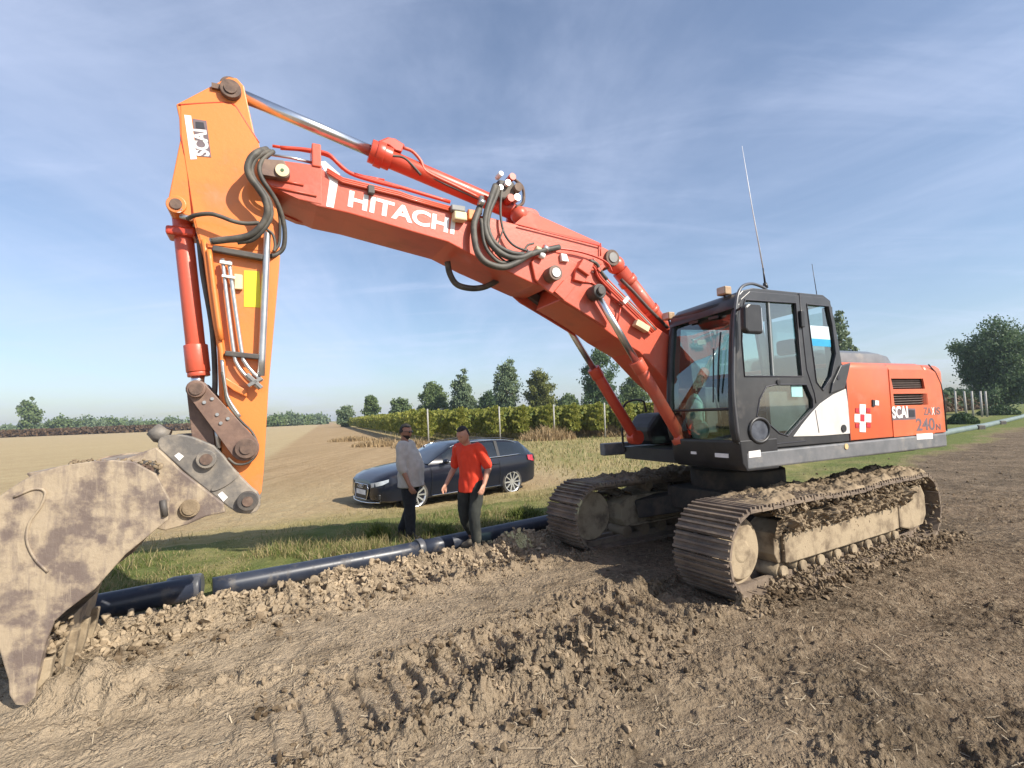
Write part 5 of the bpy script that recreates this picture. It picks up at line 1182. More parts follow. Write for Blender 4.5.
MB().tube([at(*zq(200, 425), .2), at(*zq(262, 438), .25)], .022, 8).build('hose_fitting', steelP, exc)
MB().tube([at(*zq(385, 585), .28), at(*zq(500, 570), .30)], .028, 8).build('hose_fitting', steelP, exc)
MB().obox(at(*zq(400, 632), .26), at(*zq(722, 690), .26), .06, .05, up=(0, 0, 1)).build('pipe_bracket', darkM, arm, bevel=.008)
MB().obox(at(225, 353.5, .26), at(259, 357, .26), .06, .045, up=(0, 0, 1)).build('pipe_bracket', darkM, arm, bevel=.008)
MB().tube(curve([at(a, b, .27) for a, b in ((267.5, 233), (267, 240), (264, 310), (261, 376))], 4), .030, 12).build('steel_pipe', steelP, arm)
for dx, dy in ((0, 0), (8, 2)):
    MB().tube(curve([at(a, b, .265) for a, b in ((222.5+dx*.8, 259+dy), (227+dx*.9, 300), (234+dx, 353), (237+dx, 364-dx*.2), (245+dx, 375-dx*.3), (260+dx*.3, 389-dx))], 5), .017, 10).build('steel_pipe', steelP, arm)
MB().obox(at(247, 374, .30), at(262, 388, .30), .05, .03).obox(at(248, 386, .30), at(262, 378, .30), .05, .03).build('pipe_clamp', greyM, arm, bevel=.004)
MB().obox(at(220, 262, .28), at(232, 264, .28), .04, .025).build('pipe_clamp', whiteD, arm); MB().obox(at(222, 276, .28), at(235, 278, .28), .04, .02).build('pipe_clamp', whiteD, arm)
patch('yellow_sticker', [z2(258, 84), z2(300, 86), z2(307, 186), z2(258, 183)], yelD, YA+.001, arm)
q = [at(*z2(a, b), .25) for a, b in ((231, 92), (254, 95), (254, 135), (232, 134))]; MB().plate([(p.x, p.z) for p in q], YA, .25).build('nameplate_box', creamM, arm, bevel=.006)
for k_, pts in enumerate([((204, 240), (210, 285), (216, 325), (221, 349), (224, 378), (226, 407)), ((209, 250), (214, 290), (221, 340))]):
    MB().tube(curve([at(a, b, .24+.03*k_) for a, b in pts], 4), .022, 8).build('arm_pipe', armP, arm)
hose([(0, 0), (1, 1)], lambda a, b: ((198, 212), (202, 240))[int(a)], .15, .02)
MB().tube(curve([at(a, b, .12) for a, b in ((199, 240), (203, 275), (211, 320), (214, 352), (215, 385), (213, 405))], 5), .022, 8).build('hydraulic_hose', hoseM, exc)
MB().tube(curve([at(a, b, .28) for a, b in ((222, 372), (225, 390), (228, 404), (241, 421), (252, 432), (257.5, 445), (256, 455), (248, 463), (236, 464), (228, 458))], 5), .010, 8).build('grease_hose', hoseM, exc)
MB().tube(curve([at(a, b, .27) for a, b in ((222, 360), (225, 386), (229, 400), (240, 417))], 5), .014, 8).build('steel_pipe', steelP, arm)
q = [at(*z2(a, b), YA) for a, b in ((205, 375), (235, 395), (268, 415), (266, 432), (230, 415), (205, 395))]; MB().plate([(p.x, p.z) for p in q], YA, YA+.05).build('stop_block', armP, arm, bevel=.01)
# bucket cylinder in front of the arm
b0 = at(181, 210, 0); b1 = at(198.5, 372, 0); b2 = at(197, 390, 0); dv = (b1-b0).normalized()
cy = MB(); cy.cyl(b0+dv*.05, b1-dv*.02, .076, n=26); cy.cyl(b1-dv*.24, b1, .094, n=26); cy.cyl(b1, b1+dv*.04, .088, n=24); cy.cyl(b0+dv*.16, b0+dv*.20, .10, n=10); cy.cyl(b0-Vector((0, .1, 0)), b0+Vector((0, .1, 0)), .08, n=20)
bc = cy.build('bucket_cylinder', boomP, exc, bevel=.006); MB().cyl(b1, b2, .052, n=20).build('piston_rod', chrome, bc)
MB().box(b0.x-.12, b0.x+.10, -.11, .11, b0.z-.26, b0.z-.18).build('cylinder_clamp', redP, bc, bevel=.02)
# links
def link(a, b, r0_, r1_, y0, y1, M, name, parent=exc):
    A = Vector((a.x, 0, a.z)); B = Vector((b.x, 0, b.z)); dv = (B-A).normalized(); nv = Vector((-dv.z, 0, dv.x)); o = []
    for i in range(9): t = R(90+180*i/8); v = dv*math.cos(t)+nv*math.sin(t); o.append((A.x+v.x*r0_, A.z+v.z*r0_))
    for s_ in (-.55, .55)[:]: pass
    for i in range(9): t = R(-90+180*i/8); v = dv*math.cos(t)+nv*math.sin(t); o.append((B.x+v.x*r1_, B.z+v.z*r1_))
    return MB().plate(o, y0, y1).build(name, M, parent, bevel=.01)
la = at(196, 389, .30); lbp = at(245, 448, .30); 
for s in (1, -1):
    y0, y1 = sorted((s*.235, s*.30)); link(la, lbp, .075, .11, y0, y1, brownM, 'idler_link', exc)
for s in (1, -1):
    y0, y1 = sorted((s*.14, s*.20)); q = at(205.6, 459.5, .2); link(Vector((la.x, 0, la.z)), q, .08, .08, y0, y1, brownM, 'bucket_link', exc)
pin(196, 389, -.32, .345, .068, brownM, rustM, exc, 'link_pin', .7); pin(246, 448.5, -.32, .335, .085, rustM, rustM, exc, 'link_pin', .55)
for a, b in ((170, 515-10), (225, 480), (260, 590), (335, 618), (285, 650)):
    p = at(180+a/6.98, 330+b/6.98, .30); MB().cyl((p.x, .30, p.z), (p.x, .312, p.z), .014, n=8).build('bolt', steelP, exc)
q = P2([(192, 400), (204, 402), (213, 425), (218, 452), (214, 456), (194, 440)], .10); MB().plate(q, -.16, .10).build('arm_guard', armP, arm, bevel=.01)
q = at(216, 440, .22); MB().tube([at(216, 425, .24), at(219, 448, .24)], .02, 8).build('grease_pipe', steelP, exc)
# ------------------------------------------------------------ quick coupler and bucket
def bucket_material():
    M = mat('bucket_steel', (.37, .295, .205), (.155, .118, .10), rough=.62, scale=5.2, dust=.34, dustc=(.44, .355, .25), lo=.45, hi=.57, bump=.010, bscale=8, detail=15, dustscale=9)
    n = M.node_tree; N = n.nodes; L = n.links; P = N['Principled BSDF']; src = P.inputs['Base Color'].links[0].from_socket
    tc = N.new('ShaderNodeTexCoord')
    def layer(src, scale, stretch, rot, lo, hi, amt, col, loc=(0, 0, 0)):
        mp = N.new('ShaderNodeMapping'); mp.inputs['Scale'].default_value = stretch; mp.inputs['Rotation'].default_value = rot; mp.inputs['Location'].default_value = loc; L.new(tc.outputs['Object'], mp.inputs[0])
        t = N.new('ShaderNodeTexNoise'); t.inputs['Scale'].default_value = scale; t.inputs['Detail'].default_value = 9; t.inputs['Roughness'].default_value = .68; L.new(mp.outputs[0], t.inputs[0])
        r = N.new('ShaderNodeMapRange'); r.inputs[1].default_value = lo; r.inputs[2].default_value = hi; r.inputs[4].default_value = amt; L.new(t.outputs['Fac'], r.inputs[0])
        m = N.new('ShaderNodeMix'); m.data_type = 'RGBA'; L.new(r.outputs[0], m.inputs[0]); L.new(src, m.inputs[6]); m.inputs[7].default_value = (*col, 1); return m.outputs[2]
    s1 = layer(src, 5, (4.5, 1, .6), (0, R(38), 0), .50, .68, .75, (.19, .150, .125))
    s2 = layer(s1, 9, (6, 1, .5), (0, R(52), 0), .58, .70, .35, (.47, .385, .275))
    s3 = layer(s2, .9, (1, 1, 1), (0, 0, 0), .56, .66, .55, (.30, .13, .085), (3.3, 0, 1.2))
    L.new(s3, P.inputs['Base Color']); return M
bmud = bucket_material()
cpl = mat('coupler_steel', (.13, .12, .11), (.27, .235, .19), rough=.55, scale=6, dust=.35, dustc=(.42, .34, .26), bump=.004, detail=9)
shell_m = mat('worn_shell_glare', (.52, .50, .46), (.40, .37, .32), rough=.28, metal=.25, scale=3, dust=.3, dustc=(.48, .40, .29), bump=.003)  # worn steel; its pale colour stands in for sun glare on the back
def zc(a, b): return (145+a/7.84, 420+b/7.84)
cp_out = [zc(100, 170), zc(115, 140), zc(180, 118), zc(280, 112), zc(370, 130), zc(460, 165), zc(540, 200), zc(620, 280), zc(690, 370), zc(760, 450), zc(840, 530), zc(885, 565), zc(905, 610), zc(905, 670), zc(880, 715), zc(830, 738), zc(760, 735), zc(720, 728), zc(660, 690), zc(500, 565), zc(300, 400), zc(120, 240), zc(98, 205)]
for s in (1, -1):
    y0, y1 = sorted((s*.225, s*.285)); m_ = MB(); m_.plate(P2(cp_out, .285), y0, y1); cq = m_.build('coupler_plate', cpl, exc, bevel=.015)
    if s > 0: cq0 = cq
q = P2([zc(210, 200), zc(400, 330), zc(600, 500), zc(500, 560), zc(300, 400), zc(150, 270)], .285); MB().plate(q, -.22, .22).build('coupler_body', darkM, exc, bevel=.02)
pin(*zc(480, 308), -.33, .335, .075, cpl, rustM, exc, 'coupler_pin', .6); pin(*zc(805, 638), -.33, .335, .082, darkM, rustM, exc, 'arm_pin', .5)
k_ = MB(); pp = at(*zc(630, 482), .29); k_.plate([(pp.x+.11*math.cos(a)*.9-.03*math.sin(a), pp.z+.055*math.sin(a)-.045*math.cos(a)) for a in [2*math.pi*i/20 for i in range(20)]], .285, .30); k_.build('oval_boss', cpl, cq0, bevel=.006)
for a, b, c_, d_ in ((250, 270, 305, 295), (590, 575, 650, 615)):
    q = [zc(a-20, b+10), zc(a+15, b-15), zc(c_, d_-10), zc(c_-35, d_+25)]; patch('paint_mark', q, whiteD, .2855, cq0)
MB().tube([at(*zc(60, 70), .0), at(*zc(110, 110), .0), at(*zc(190, 130), .0)], [.06, .075, .07], 12).build('coupler_hook', cpl, exc)
# bucket: side plates, curved shell, ears
side_out = [(170, 500), (168, 520), (152, 533), (125, 555), (95, 589), (66, 611), (54, 622), (46, 642), (41, 662), (36.5, 684), (35, 702), (26, 706), (15, 705), (9, 695), (8, 680), (3, 664), (-4, 640), (-22, 610), (-38, 575), (-34, 535), (-14, 506), (5, 492), (20, 482), (34, 474), (60, 466), (90, 461.5), (112, 460), (134, 462), (156, 474)]
YBK = .60
so = P2(side_out, YBK); bk = MB(); bk.plate(so, YBK-.035, YBK); bk.plate(so, -YBK, -YBK+.035)
bucket = bk.build('bucket', bmud, exc, bevel=.008, label='mud-stained digging bucket with its teeth resting on the ground')
# shell follows the back of the outline, from the tip round to the top
i0 = side_out.index((26, 706)); i1 = side_out.index((134, 462))
back = so[i0:i1+1]; cxm = sum(p[0] for p in so)/len(so); czm = sum(p[1] for p in so)/len(so)
def inset(p, d): v = Vector((cxm-p[0], 0, czm-p[1])).normalized()*d; return (p[0]+v.x, p[1]+v.z)
def shell_part(bk_, name, M):
    sh = MB(); n = len(bk_); y0, y1 = -YBK+.03, YBK-.03
    o_ = [inset(p, .012) for p in bk_]; i_ = [inset(p, .05) for p in bk_]
    vs = [(p[0], y0, p[1]) for p in o_]+[(p[0], y1, p[1]) for p in o_]+[(p[0], y0, p[1]) for p in i_]+[(p[0], y1, p[1]) for p in i_]
    sh.add(vs, [(i, i+1, n+i+1, n+i) for i in range(n-1)], 0, True); sh.add(vs, [(2*n+i+1, 2*n+i, 3*n+i, 3*n+i+1) for i in range(n-1)], 0, True)
    sh.add(vs, [(0, n, 3*n, 2*n), (n-1, 2*n-1, 4*n-1, 3*n-1)], 0)
    sh.build(name, M, bucket, weld=False)
k0 = back.index(so[side_out.index((34, 474))])
shell_part(back[:k0+1], 'bucket_back', shell_m); shell_part(back[k0:], 'bucket_shell', bmud)
# raised wear strip on the near side plate, following its curve
ws = [(14, 497), (34, 489), (45, 492), (41, 506), (31, 520), (27, 532), (28, 545), (36, 560), (48, 572)]
MB().tube(curve([at(a, b, YBK+.004) for a, b in ws], 5), .009, 8).build('weld_bead', bmud, bucket)
MB().tube([at(163, 500, YBK+.002), at(165, 516, YBK+.002)], .022, 8).build('weld_slot', darkM, bucket)
# ears
ear = P2([(100, 474), (118, 462), (135, 455), (157, 447), (163, 452), (183, 471), (224, 503), (226, 512), (206, 516), (188, 524), (165, 530), (140, 524), (110, 510)], .30)
for s in (1, -1):
    y0, y1 = sorted((s*.255, s*.305)) if False else sorted((s*.292, s*.335)); MB().plate(ear, y0, y1).build('bucket_ear', bmud, bucket, bevel=.012)
MB().plate(P2([(40, 470), (100, 462), (150, 470), (168, 500), (160, 515), (120, 500), (60, 490)], .3), -.56, .56).build('bucket_top', bmud, bucket, bevel=.015)
pin(146, 470.5, -.36, .40, .075, darkM, rustM, bucket, 'bucket_pin', .7); pin(189.5, 508.5, -.36, .37, .07, mudM, mudM, bucket, 'bucket_pin', .7)
MB().tube([at(134, 466, .36), at(138, 478, .36), at(150, 481, .36), at(158, 472, .36)], .018, 8).build('pin_keeper', darkM, bucket)
# cutting lip and teeth
tips = [so[side_out.index((36.5, 684))], so[side_out.index((35, 702))], so[side_out.index((26, 706))], so[side_out.index((9, 695))], so[side_out.index((8, 680))]]
tz = so[side_out.index((46, 642))]
MB().plate([so[side_out.index((46, 642))], so[side_out.index((36.5, 684))], so[side_out.index((9, 695))], so[side_out.index((3, 664))]], -YBK+.03, YBK-.03).build('cutting_lip', bmud, bucket, bevel=.01)
for k_ in range(5):
    yt = -.52+k_*.26; t0 = so[side_out.index((26, 706))]; t1 = so[side_out.index((41, 662))]
    m_ = MB(); a0 = Vector((t1[0], yt, t1[1])); a1 = Vector((t0[0]-.03, yt, t0[1]-.06)); m_.loft([[tuple(a0+Vector((dx*w_, dy*w_*.9, 0))) for dx, dy in ((-.05, -.04), (.05, -.04), (.05, .04), (-.05, .04))] for w_, a0 in ((1, a0), (.95, a0.lerp(a1, .5)), (.45, a1))], smooth=False)
    m_.build('tooth', frameM, bucket, bevel=.01)
# mud lumps by the near corner of the lip
P = []; S = []
for _ in range(90):
    t = random.random(); a, b = (62+10*random.uniform(-1, 1)-t*22, 618+t*70+random.uniform(-6, 6)); p = at(a, b, .42+random.uniform(-.2, .12)); P.append(tuple(p)); S.append(random.uniform(.015, .05))
clods_on(P, S, 'mud', mudM, bucket)
for _ in range(2): pass
P = []; S = []
for _ in range(420):
    x = random.uniform(7.0, 7.75); yy = random.uniform(-.55, .62)
    P.append((at(80+random.uniform(-10, 80), 463+random.uniform(-3, 6), random.uniform(-.3, .55)))); S.append(random.uniform(.006, .022))
clods_on([tuple(p) for p in P], S, 'mud_crumbs', mudM, bucket)
# ================================================================== PIPELINE
pipeM = mat('pipe_plastic', (.022, .028, .045), (.035, .042, .06), rough=.36, scale=3, spec=.45, dust=.32, dustc=(.20, .17, .13), dustscale=5)
collarM = mat('pipe_coupling', (.06, .065, .075), (.10, .10, .11), rough=.4, scale=4, dust=.4, dustc=(.32, .27, .2))
palepipe = mat('pale_pipe', (.13, .175, .17), (.17, .215, .205), rough=.55, scale=1)
def pipe_pt(x, r=.13, dz=0, off=0):
    y = float(np.interp(x, _px, _py))+off; return Vector((x, y, float(ground_z(x, y))*.35+r*.82+dz))
def pipe_seg(xa, xb, r, label, bell=None, M=pipeM, group='sections of the pipeline', dz=0, n=14, name='pipe'):
    pts = [pipe_pt(xa+(xb-xa)*i/n, r, dz) for i in range(n+1)]
    # smooth out the ground bumps: stiff pipe
    z0, z1 = pts[0].z, pts[-1].z
    for i, p in enumerate(pts): p.z = z0+(z1-z0)*i/n
    m_ = MB(); m_.tube(pts, r, 28)
    o = m_.build(name, M, None, label=label, cat='pipe', group=group)
    d = (pts[-1]-pts[0]).normalized()
    if bell:
        e = pts[-1] if bell > 0 else pts[0]; k = 1 if bell > 0 else -1
        MB().loft([[tuple(e+d*k*t+Vector((-d.y, d.x, 0)).normalized()*math.cos(a)*q+Vector((0, 0, 1))*math.sin(a)*q) for a in [2*math.pi*j/28 for j in range(28)]] for t, q in ((-.30, r), (-.24, r*1.10), (-.03, r*1.12), (0, r*1.14), (.02, r*1.05))]).build('pipe_bell', collarM, o)
    return o
pipe_seg(-7.5, -3.48, .125, 'leftmost thick black pipe section, passing behind the bucket, with a socket end', bell=1, dz=.03)
p2 = pipe_seg(-3.38, -1.35, .112, 'middle black pipe section with a long sunlit highlight, running to the coupling beside the men')
p3 = pipe_seg(-1.35, 6.5, .112, 'black pipe section running from the coupling past the boots to behind the tracks', n=30)
c = pipe_pt(-1.35, .125); d = (pipe_pt(-1.2, .125)-pipe_pt(-1.5, .125)).normalized()
def ringpipe(c, d, L_, r, M, parent, name):
    o = MB().cyl(c-d*L_/2, c+d*L_/2, r, n=28).build(name, M, parent, bevel=.006); return o
ringpipe(c, d, .09, .128, collarM, p2, 'coupling_ring')
c = pipe_pt(-.62, .125); lb_ = MB(); lb_.cyl(c-d*.07, c+d*.07, .113, n=28); 
MB().plate([(math.cos(a)*.113, math.sin(a)*.113) for a in [R(95+i*5) for i in range(10)]][::-1] + [(math.cos(a)*.117, math.sin(a)*.117) for a in [R(95+i*5) for i in range(10)]], -.06, .06).build('pipe_label', mat('label_blue', (.35, .50, .60), (.45, .6, .68), rough=.4), p3).matrix_world = Matrix.Translation(c) @ d.to_track_quat('Y', 'Z').to_matrix().to_4x4()
# far, pale section on the right
far = pipe_seg(14.5, 63, .165, 'pale grey-green pipe receding over the grass behind the counterweight', M=palepipe, n=60)
for i, px in enumerate((976, 998)):
    # dark couplings on the far pipe
    xs = np.linspace(15, 60, 2000); best = min(xs, key=lambda q: abs((lambda P: 512+FPX*(P-Vector((0, 0, CAM_H))).dot(cr)/(P-Vector((0, 0, CAM_H))).dot(fw))(pipe_pt(q, .2))-px))
    c = pipe_pt(best, .2); dd = (pipe_pt(best+.4, .2)-pipe_pt(best-.4, .2)).normalized(); c.z = far.data.vertices[0].co.z*0+c.z
    m_ = MB(); m_.box(c.x-.22, c.x+.22, c.y-.42, c.y-.15, c.z-.22, c.z+.10); m_.build('pipe_support', darkM, far, bevel=.05)

# ================================================================== CAR
carP = mat('car_paint', (.004, .006, .014), (.005, .007, .016), rough=.28, scale=1, coat=.55, spec=.35, updust=.02)
carG = mat('car_glass', (.012, .016, .020), (.015, .02, .024), rough=.06, scale=1, coat=.6)
tyreM = mat('tyre_rubber', (.020, .020, .020), (.05, .045, .04), rough=.85, scale=9, dust=.3, dustc=(.2, .17, .13)); alloy = mat('alloy', (.70, .71, .72), (.62, .63, .64), rough=.25, metal=.75)
trimM = mat('bright_trim', (.75, .76, .78), rough=.18, metal=1); carB = mat('car_black', (.012, .012, .013), rough=.5)
tailM = mat('tail_lamp', (.50, .03, .05), (.4, .02, .04), rough=.2, coat=.5); headM = mat('head_lamp', (.62, .66, .70), (.42, .46, .5), rough=.12, coat=.8); plateM = mat('number_plate', (.72, .74, .76), rough=.5)
CX, CY, CYAW = -1.68, 12.75, R(219)
car = empty('parked_car', (CX, CY, float(ground_z(CX, CY))-.02), CYAW, label='dark blue estate car parked on the grass behind the two men', cat='car'); car.scale = (.965,)*3
# body stations: x, half width, sill z, shoulder z, deck z
ST = [(2.30, .42, .36, .60, .62), (2.27, .66, .28, .66, .70), (2.16, .80, .22, .72, .78), (1.95, .88, .20, .80, .86), (1.5, .91, .19, .87, .94), (1.05, .915, .19, .91, .985), (.6, .92, .19, .93, 1.0), (0, .922, .19, .95, 1.0), (-.8, .922, .19, .97, 1.0), (-1.4, .92, .20, .99, 1.01), (-1.9, .90, .22, 1.0, 1.02), (-2.2, .84, .26, 1.0, 1.02), (-2.34, .74, .32, .98, 1.0), (-2.40, .55, .40, .90, .92)]
def body_ring(x, w, zb, zs_, zd):
    h = []
    pr = [(.0, zb), (w*.86, zb), (w*.965, zb+.05), (w*.99, (zb+zs_)*.5-.05), (w, (zb+zs_)*.5+.05), (w*.985, zs_-.10), (w*.955, zs_), (w*.87, zs_+(zd-zs_)*.7), (w*.5, zd), (0, zd+.015)]
    return [(x, y, z) for y, z in pr] + [(x, -y, z) for y, z in pr[-2:0:-1]]
b_ = MB(); b_.loft([body_ring(*s) for s in ST])
cb_ = b_.build('body', [carP, carB], car)
# wheel arches cut out of the closed body
cut = MB()
for xw in (1.41, -1.41):
    for s in (1, -1): cut.cyl((xw, s*.62, .325), (xw, s*1.2, .325), .365, n=40, mi=0)
co = cut.build('cutter', carB); md = cb_.modifiers.new('arch', 'BOOLEAN'); md.operation = 'DIFFERENCE'; md.object = co; md.solver = 'EXACT'
bpy.context.view_layer.update()
me = bpy.data.meshes.new_from_object(cb_.evaluated_get(bpy.context.evaluated_depsgraph_get())); cb_.modifiers.clear(); cb_.data = me; bpy.data.objects.remove(co)
for p in me.polygons: p.use_smooth = True
try:
    me.set_sharp_from_angle(angle=R(32))
except Exception: pass
# greenhouse: x of belt, x of roof edge, widths
GS = [(1.02, .99, .80, 1.00), (.62, 1.19, .70, 1.22), (.22, 1.385, .62, 1.41), (-.2, 1.425, .60, 1.452), (-.9, 1.425, .60, 1.458), (-1.5, 1.395, .585, 1.425), (-1.95, 1.34, .56, 1.37), (-2.12, 1.22, .57, 1.24), (-2.30, 1.00, .66, 1.01)]
m_ = MB(); rings = []
bw = [.80, .84, .865, .88, .885, .88, .86, .83, .76]
for (x, ze, we, zc_), wb in zip(GS, bw):
    zb = .97; zm = zb+(ze-zb)*.9
    rings.append([(x, wb, zb-.03), (x, wb-(wb-we)*.06, zb+(ze-zb)*.05), (x, we+.02, zm), (x, we-.03, ze), (x, we*.5, zc_-.006), (x, 0, zc_), (x, -we*.5, zc_-.006), (x, -we+.03, ze), (x, -we-.02, zm), (x, -wb+(wb-we)*.06, zb+(ze-zb)*.05), (x, -wb, zb-.03)])
n = 11
vs = [p for r in rings for p in r]
for i in range(len(rings)-1):
    for j in range(n-1):
        glassy = (j in (1, 8)) and 0 < i < 7 or (i in (0, 1) and 2 < j < 7) or (i == 7 and 2 < j < 7)
        m_.add([rings[i][j], rings[i][j+1], rings[i+1][j+1], rings[i+1][j]], [(0, 1, 2, 3)], 1 if glassy else 0, True)
gh = m_.build('roof', [carP, carG], car)
m_ = MB()
for s in (1, -1):
    for xs in ((.02, .0), (-.95, -1.0)):
        pass
for s in (1, -1):
    pil = []
    for xb, xt in ((-.05, -.12), (-1.02, -1.08)):
        m_.obox((xb, s*.872, .96), (xt, s*.612, 1.40), .09, .02, up=(0, s, .4))
m_.build('door_pillar', carB, car)
for s in (1, -1):
    MB().tube(curve([(.66, s*.845, .99), (0, s*.885, 1.0), (-1.0, s*.893, 1.01), (-1.75, s*.868, 1.03)], 6), .012, 6).build('window_trim', trimM, car)
    MB().tube(curve([(.35, s*.655, 1.33), (0, s*.625, 1.405), (-.8, s*.61, 1.43), (-1.5, s*.59, 1.40), (-1.92, s*.59, 1.26), (-2.0, s*.68, 1.10)], 6), .010, 6).build('window_trim', trimM, car)
    MB().tube(curve([(.05, s*.56, 1.44), (-.6, s*.555, 1.485), (-1.3, s*.54, 1.47), (-1.8, s*.52, 1.40)], 6), .016, 6).build('roof_rail', carB, car)
    MB().tube([(1.0, s*.925, .27), (-1.0, s*.93, .28)], .012, 6).build('sill_trim', trimM, car)
    for xd in (1.0, -.02, -1.0): MB().tube(curve([(xd, s*.905, .95), (xd-.01, s*.928, .6), (xd+.02, s*.905, .30)], 4), .005, 4).build('door_gap', carB, car)
    for xd in (.12, -.88): MB().box(xd-.10, xd+.10, min(s*.90, s*.94), max(s*.90, s*.94), .82, .85).build('door_handle', carP, car, bevel=.01)
    mi_ = MB(); mi_.ball((.66, s*1.0, 1.03), .085, 14, sc=(.75, 1.15, .75)); mm = mi_.build('door_mirror', carP, car); MB().box(.60, .68, min(s*.86, s*.98), max(s*.86, s*.98), .97, .995).build('mirror_arm', trimM, mm)
    # head and tail lamps follow the body corners
    hl = MB(); hl.loft([[(2.30, s*.50, .56), (2.31, s*.50, .66)], [(2.255, s*.68, .595), (2.255, s*.68, .685)], [(2.16, s*.80, .625), (2.15, s*.79, .715)], [(2.05, s*.873, .685), (2.04, s*.862, .745)]], closed=False); hl.build('headlight', headM, car)
    tl = MB(); tl.loft([[(-2.395, s*.50, .80), (-2.37, s*.50, .93)], [(-2.35, s*.72, .78), (-2.32, s*.71, .95)], [(-2.22, s*.845, .80), (-2.19, s*.825, .97)], [(-1.98, s*.903, .86), (-1.97, s*.880, .985)]], closed=False); tl.build('tail_light', tailM, car)
    for xw in (1.41, -1.41):
        w_ = MB(); rings = []
        for yy, rr in ((-.105, .27), (-.11, .31), (-.07, .333), (.07, .333), (.11, .31), (.105, .255)): rings.append([(xw+rr*math.cos(a), s*(.80)+s*yy, .325+rr*math.sin(a)) for a in [2*math.pi*k/36 for k in range(36)]])
        w_.loft(rings, cap=False); wh = w_.build('tyre', tyreM, car)
        rm = MB(); yo = s*.895; rings = [[(xw+rr*math.cos(a), s*yy, .325+rr*math.sin(a)) for a in [2*math.pi*k/36 for k in range(36)]] for yy, rr in ((.912, .262), (.915, .245), (.86, .225), (.80, .22))]
        rm.loft(rings, cap=False)
        for k in range(10):
            a = 2*math.pi*k/10; rm.obox((xw+.035*math.cos(a), s*.890, .325+.035*math.sin(a)), (xw+.245*math.cos(a), s*.905, .325+.245*math.sin(a)), .030 if k % 2 else .038, .022, up=(0, 1, 0))
        rm.cyl((xw, s*.87, .325), (xw, s*.905, .325), .055, n=16); rm.build('rim', alloy, wh)
        MB().cyl((xw, s*.80, .325), (xw, s*.84, .325), .17, n=24).build('brake_disc', darkM, wh)
gr = MB(); gr.plate([(-.36, .62), (.36, .62), (.40, .50), (.30, .28), (-.30, .28), (-.40, .50)], 2.285, 2.325, axis='x'); gr.build('grille', carB, car, bevel=.01)
MB().tube([(2.328, y, z) for y, z in ((-.36, .62), (.36, .62), (.40, .50), (.30, .28), (-.30, .28), (-.40, .50), (-.36, .62))], .010, 6, cap=False).build('grille_surround', trimM, car)
for k in range(4): MB().tube([(2.34, -.105+k*.07+.045*math.cos(a), .575+.045*math.sin(a)) for a in [2*math.pi*i/16 for i in range(17)]], .007, 5, cap=False).build('badge_ring', trimM, car)
MB().box(2.326, 2.336, -.26, .26, .38, .49).build('number_plate', plateM, car)
for s in (1, -1): MB().box(2.18, 2.24, min(s*.52, s*.76), max(s*.52, s*.76), .30, .42).build('air_intake', carB, car, bevel=.02)
MB().box(-2.41, -2.395, -.26, .26, .60, .71).build('number_plate', plateM, car)
MB().tube(curve([(2.21, -.74, .24), (2.34, -.3, .22), (2.34, .3, .22), (2.21, .74, .24)], 6), .014, 6).build('bumper_trim', trimM, car)

# ================================================================== PEOPLE
def fuse(mb, voxel, smooth=4, extra=None):
    """closed, overlapping volumes fused into one continuous smooth surface"""
    o = mb.build('fuse', [], weld=False)
    if extra:
        bm = bmesh.new(); bm.from_mesh(o.data); bm.from_mesh(extra); bm.to_mesh(o.data); bm.free()
    q = o.modifiers.new('re', 'REMESH'); q.mode = 'VOXEL'; q.voxel_size = voxel; q.use_smooth_shade = True
    q = o.modifiers.new('sm', 'SMOOTH'); q.factor = .5; q.iterations = smooth
    bpy.context.view_layer.update()
    r = bpy.data.meshes.new_from_object(o.evaluated_get(bpy.context.evaluated_depsgraph_get())); bpy.data.objects.remove(o)
    for p in r.polygons: p.use_smooth = True
    return r
def limb(mb, pts, rs):
    """tapered limb with rounded ends"""
    c = curve(pts, 4); k = len(c)-1; rr = [float(np.interp(i/k*(len(pts)-1), range(len(rs)), rs)) for i in range(k+1)]
    mb.tube(c, rr, 14); mb.ball(c[0], rs[0], 12); mb.ball(c[-1], rs[-1], 12)
def trunk_(mb, secs, fwd=(1, 0, 0)):
    """trunk from stacked ovals: (centre, half width across, half depth)"""
    rings = []
    cs = curve([q[0] for q in secs], 4); k = len(cs)-1
    for i, c in enumerate(cs):
        t = i/k*(len(secs)-1); w = float(np.interp(t, range(len(secs)), [q[1] for q in secs])); d = float(np.interp(t, range(len(secs)), [q[2] for q in secs]))
        ring = []
        for j in range(28):
            a = 2*math.pi*j/28; e = .82; x = math.copysign(abs(math.cos(a))**e, math.cos(a))*d; y = math.copysign(abs(math.sin(a))**e, math.sin(a))*w; ring.append((c.x+x, c.y+y, c.z))
        rings.append(ring)
    mb.loft(rings)
def mesh_obj(name, me, M, parent, **k):
    me.materials.clear(); me.materials.append(M); me.name = name; o = bpy.data.objects.new(name, me); COL.objects.link(o); o.parent = parent; tag(o, **k); return o
skinM = mat('skin_tone', (.50, .27, .18), (.42, .21, .14), rough=.55, scale=14)
skinD = mat('skin_tanned', (.36, .18, .115), (.30, .145, .09), rough=.55, scale=14)
hairM = mat('dark_hair', (.012, .010, .009), (.03, .024, .02), rough=.7, scale=40, bump=.006)
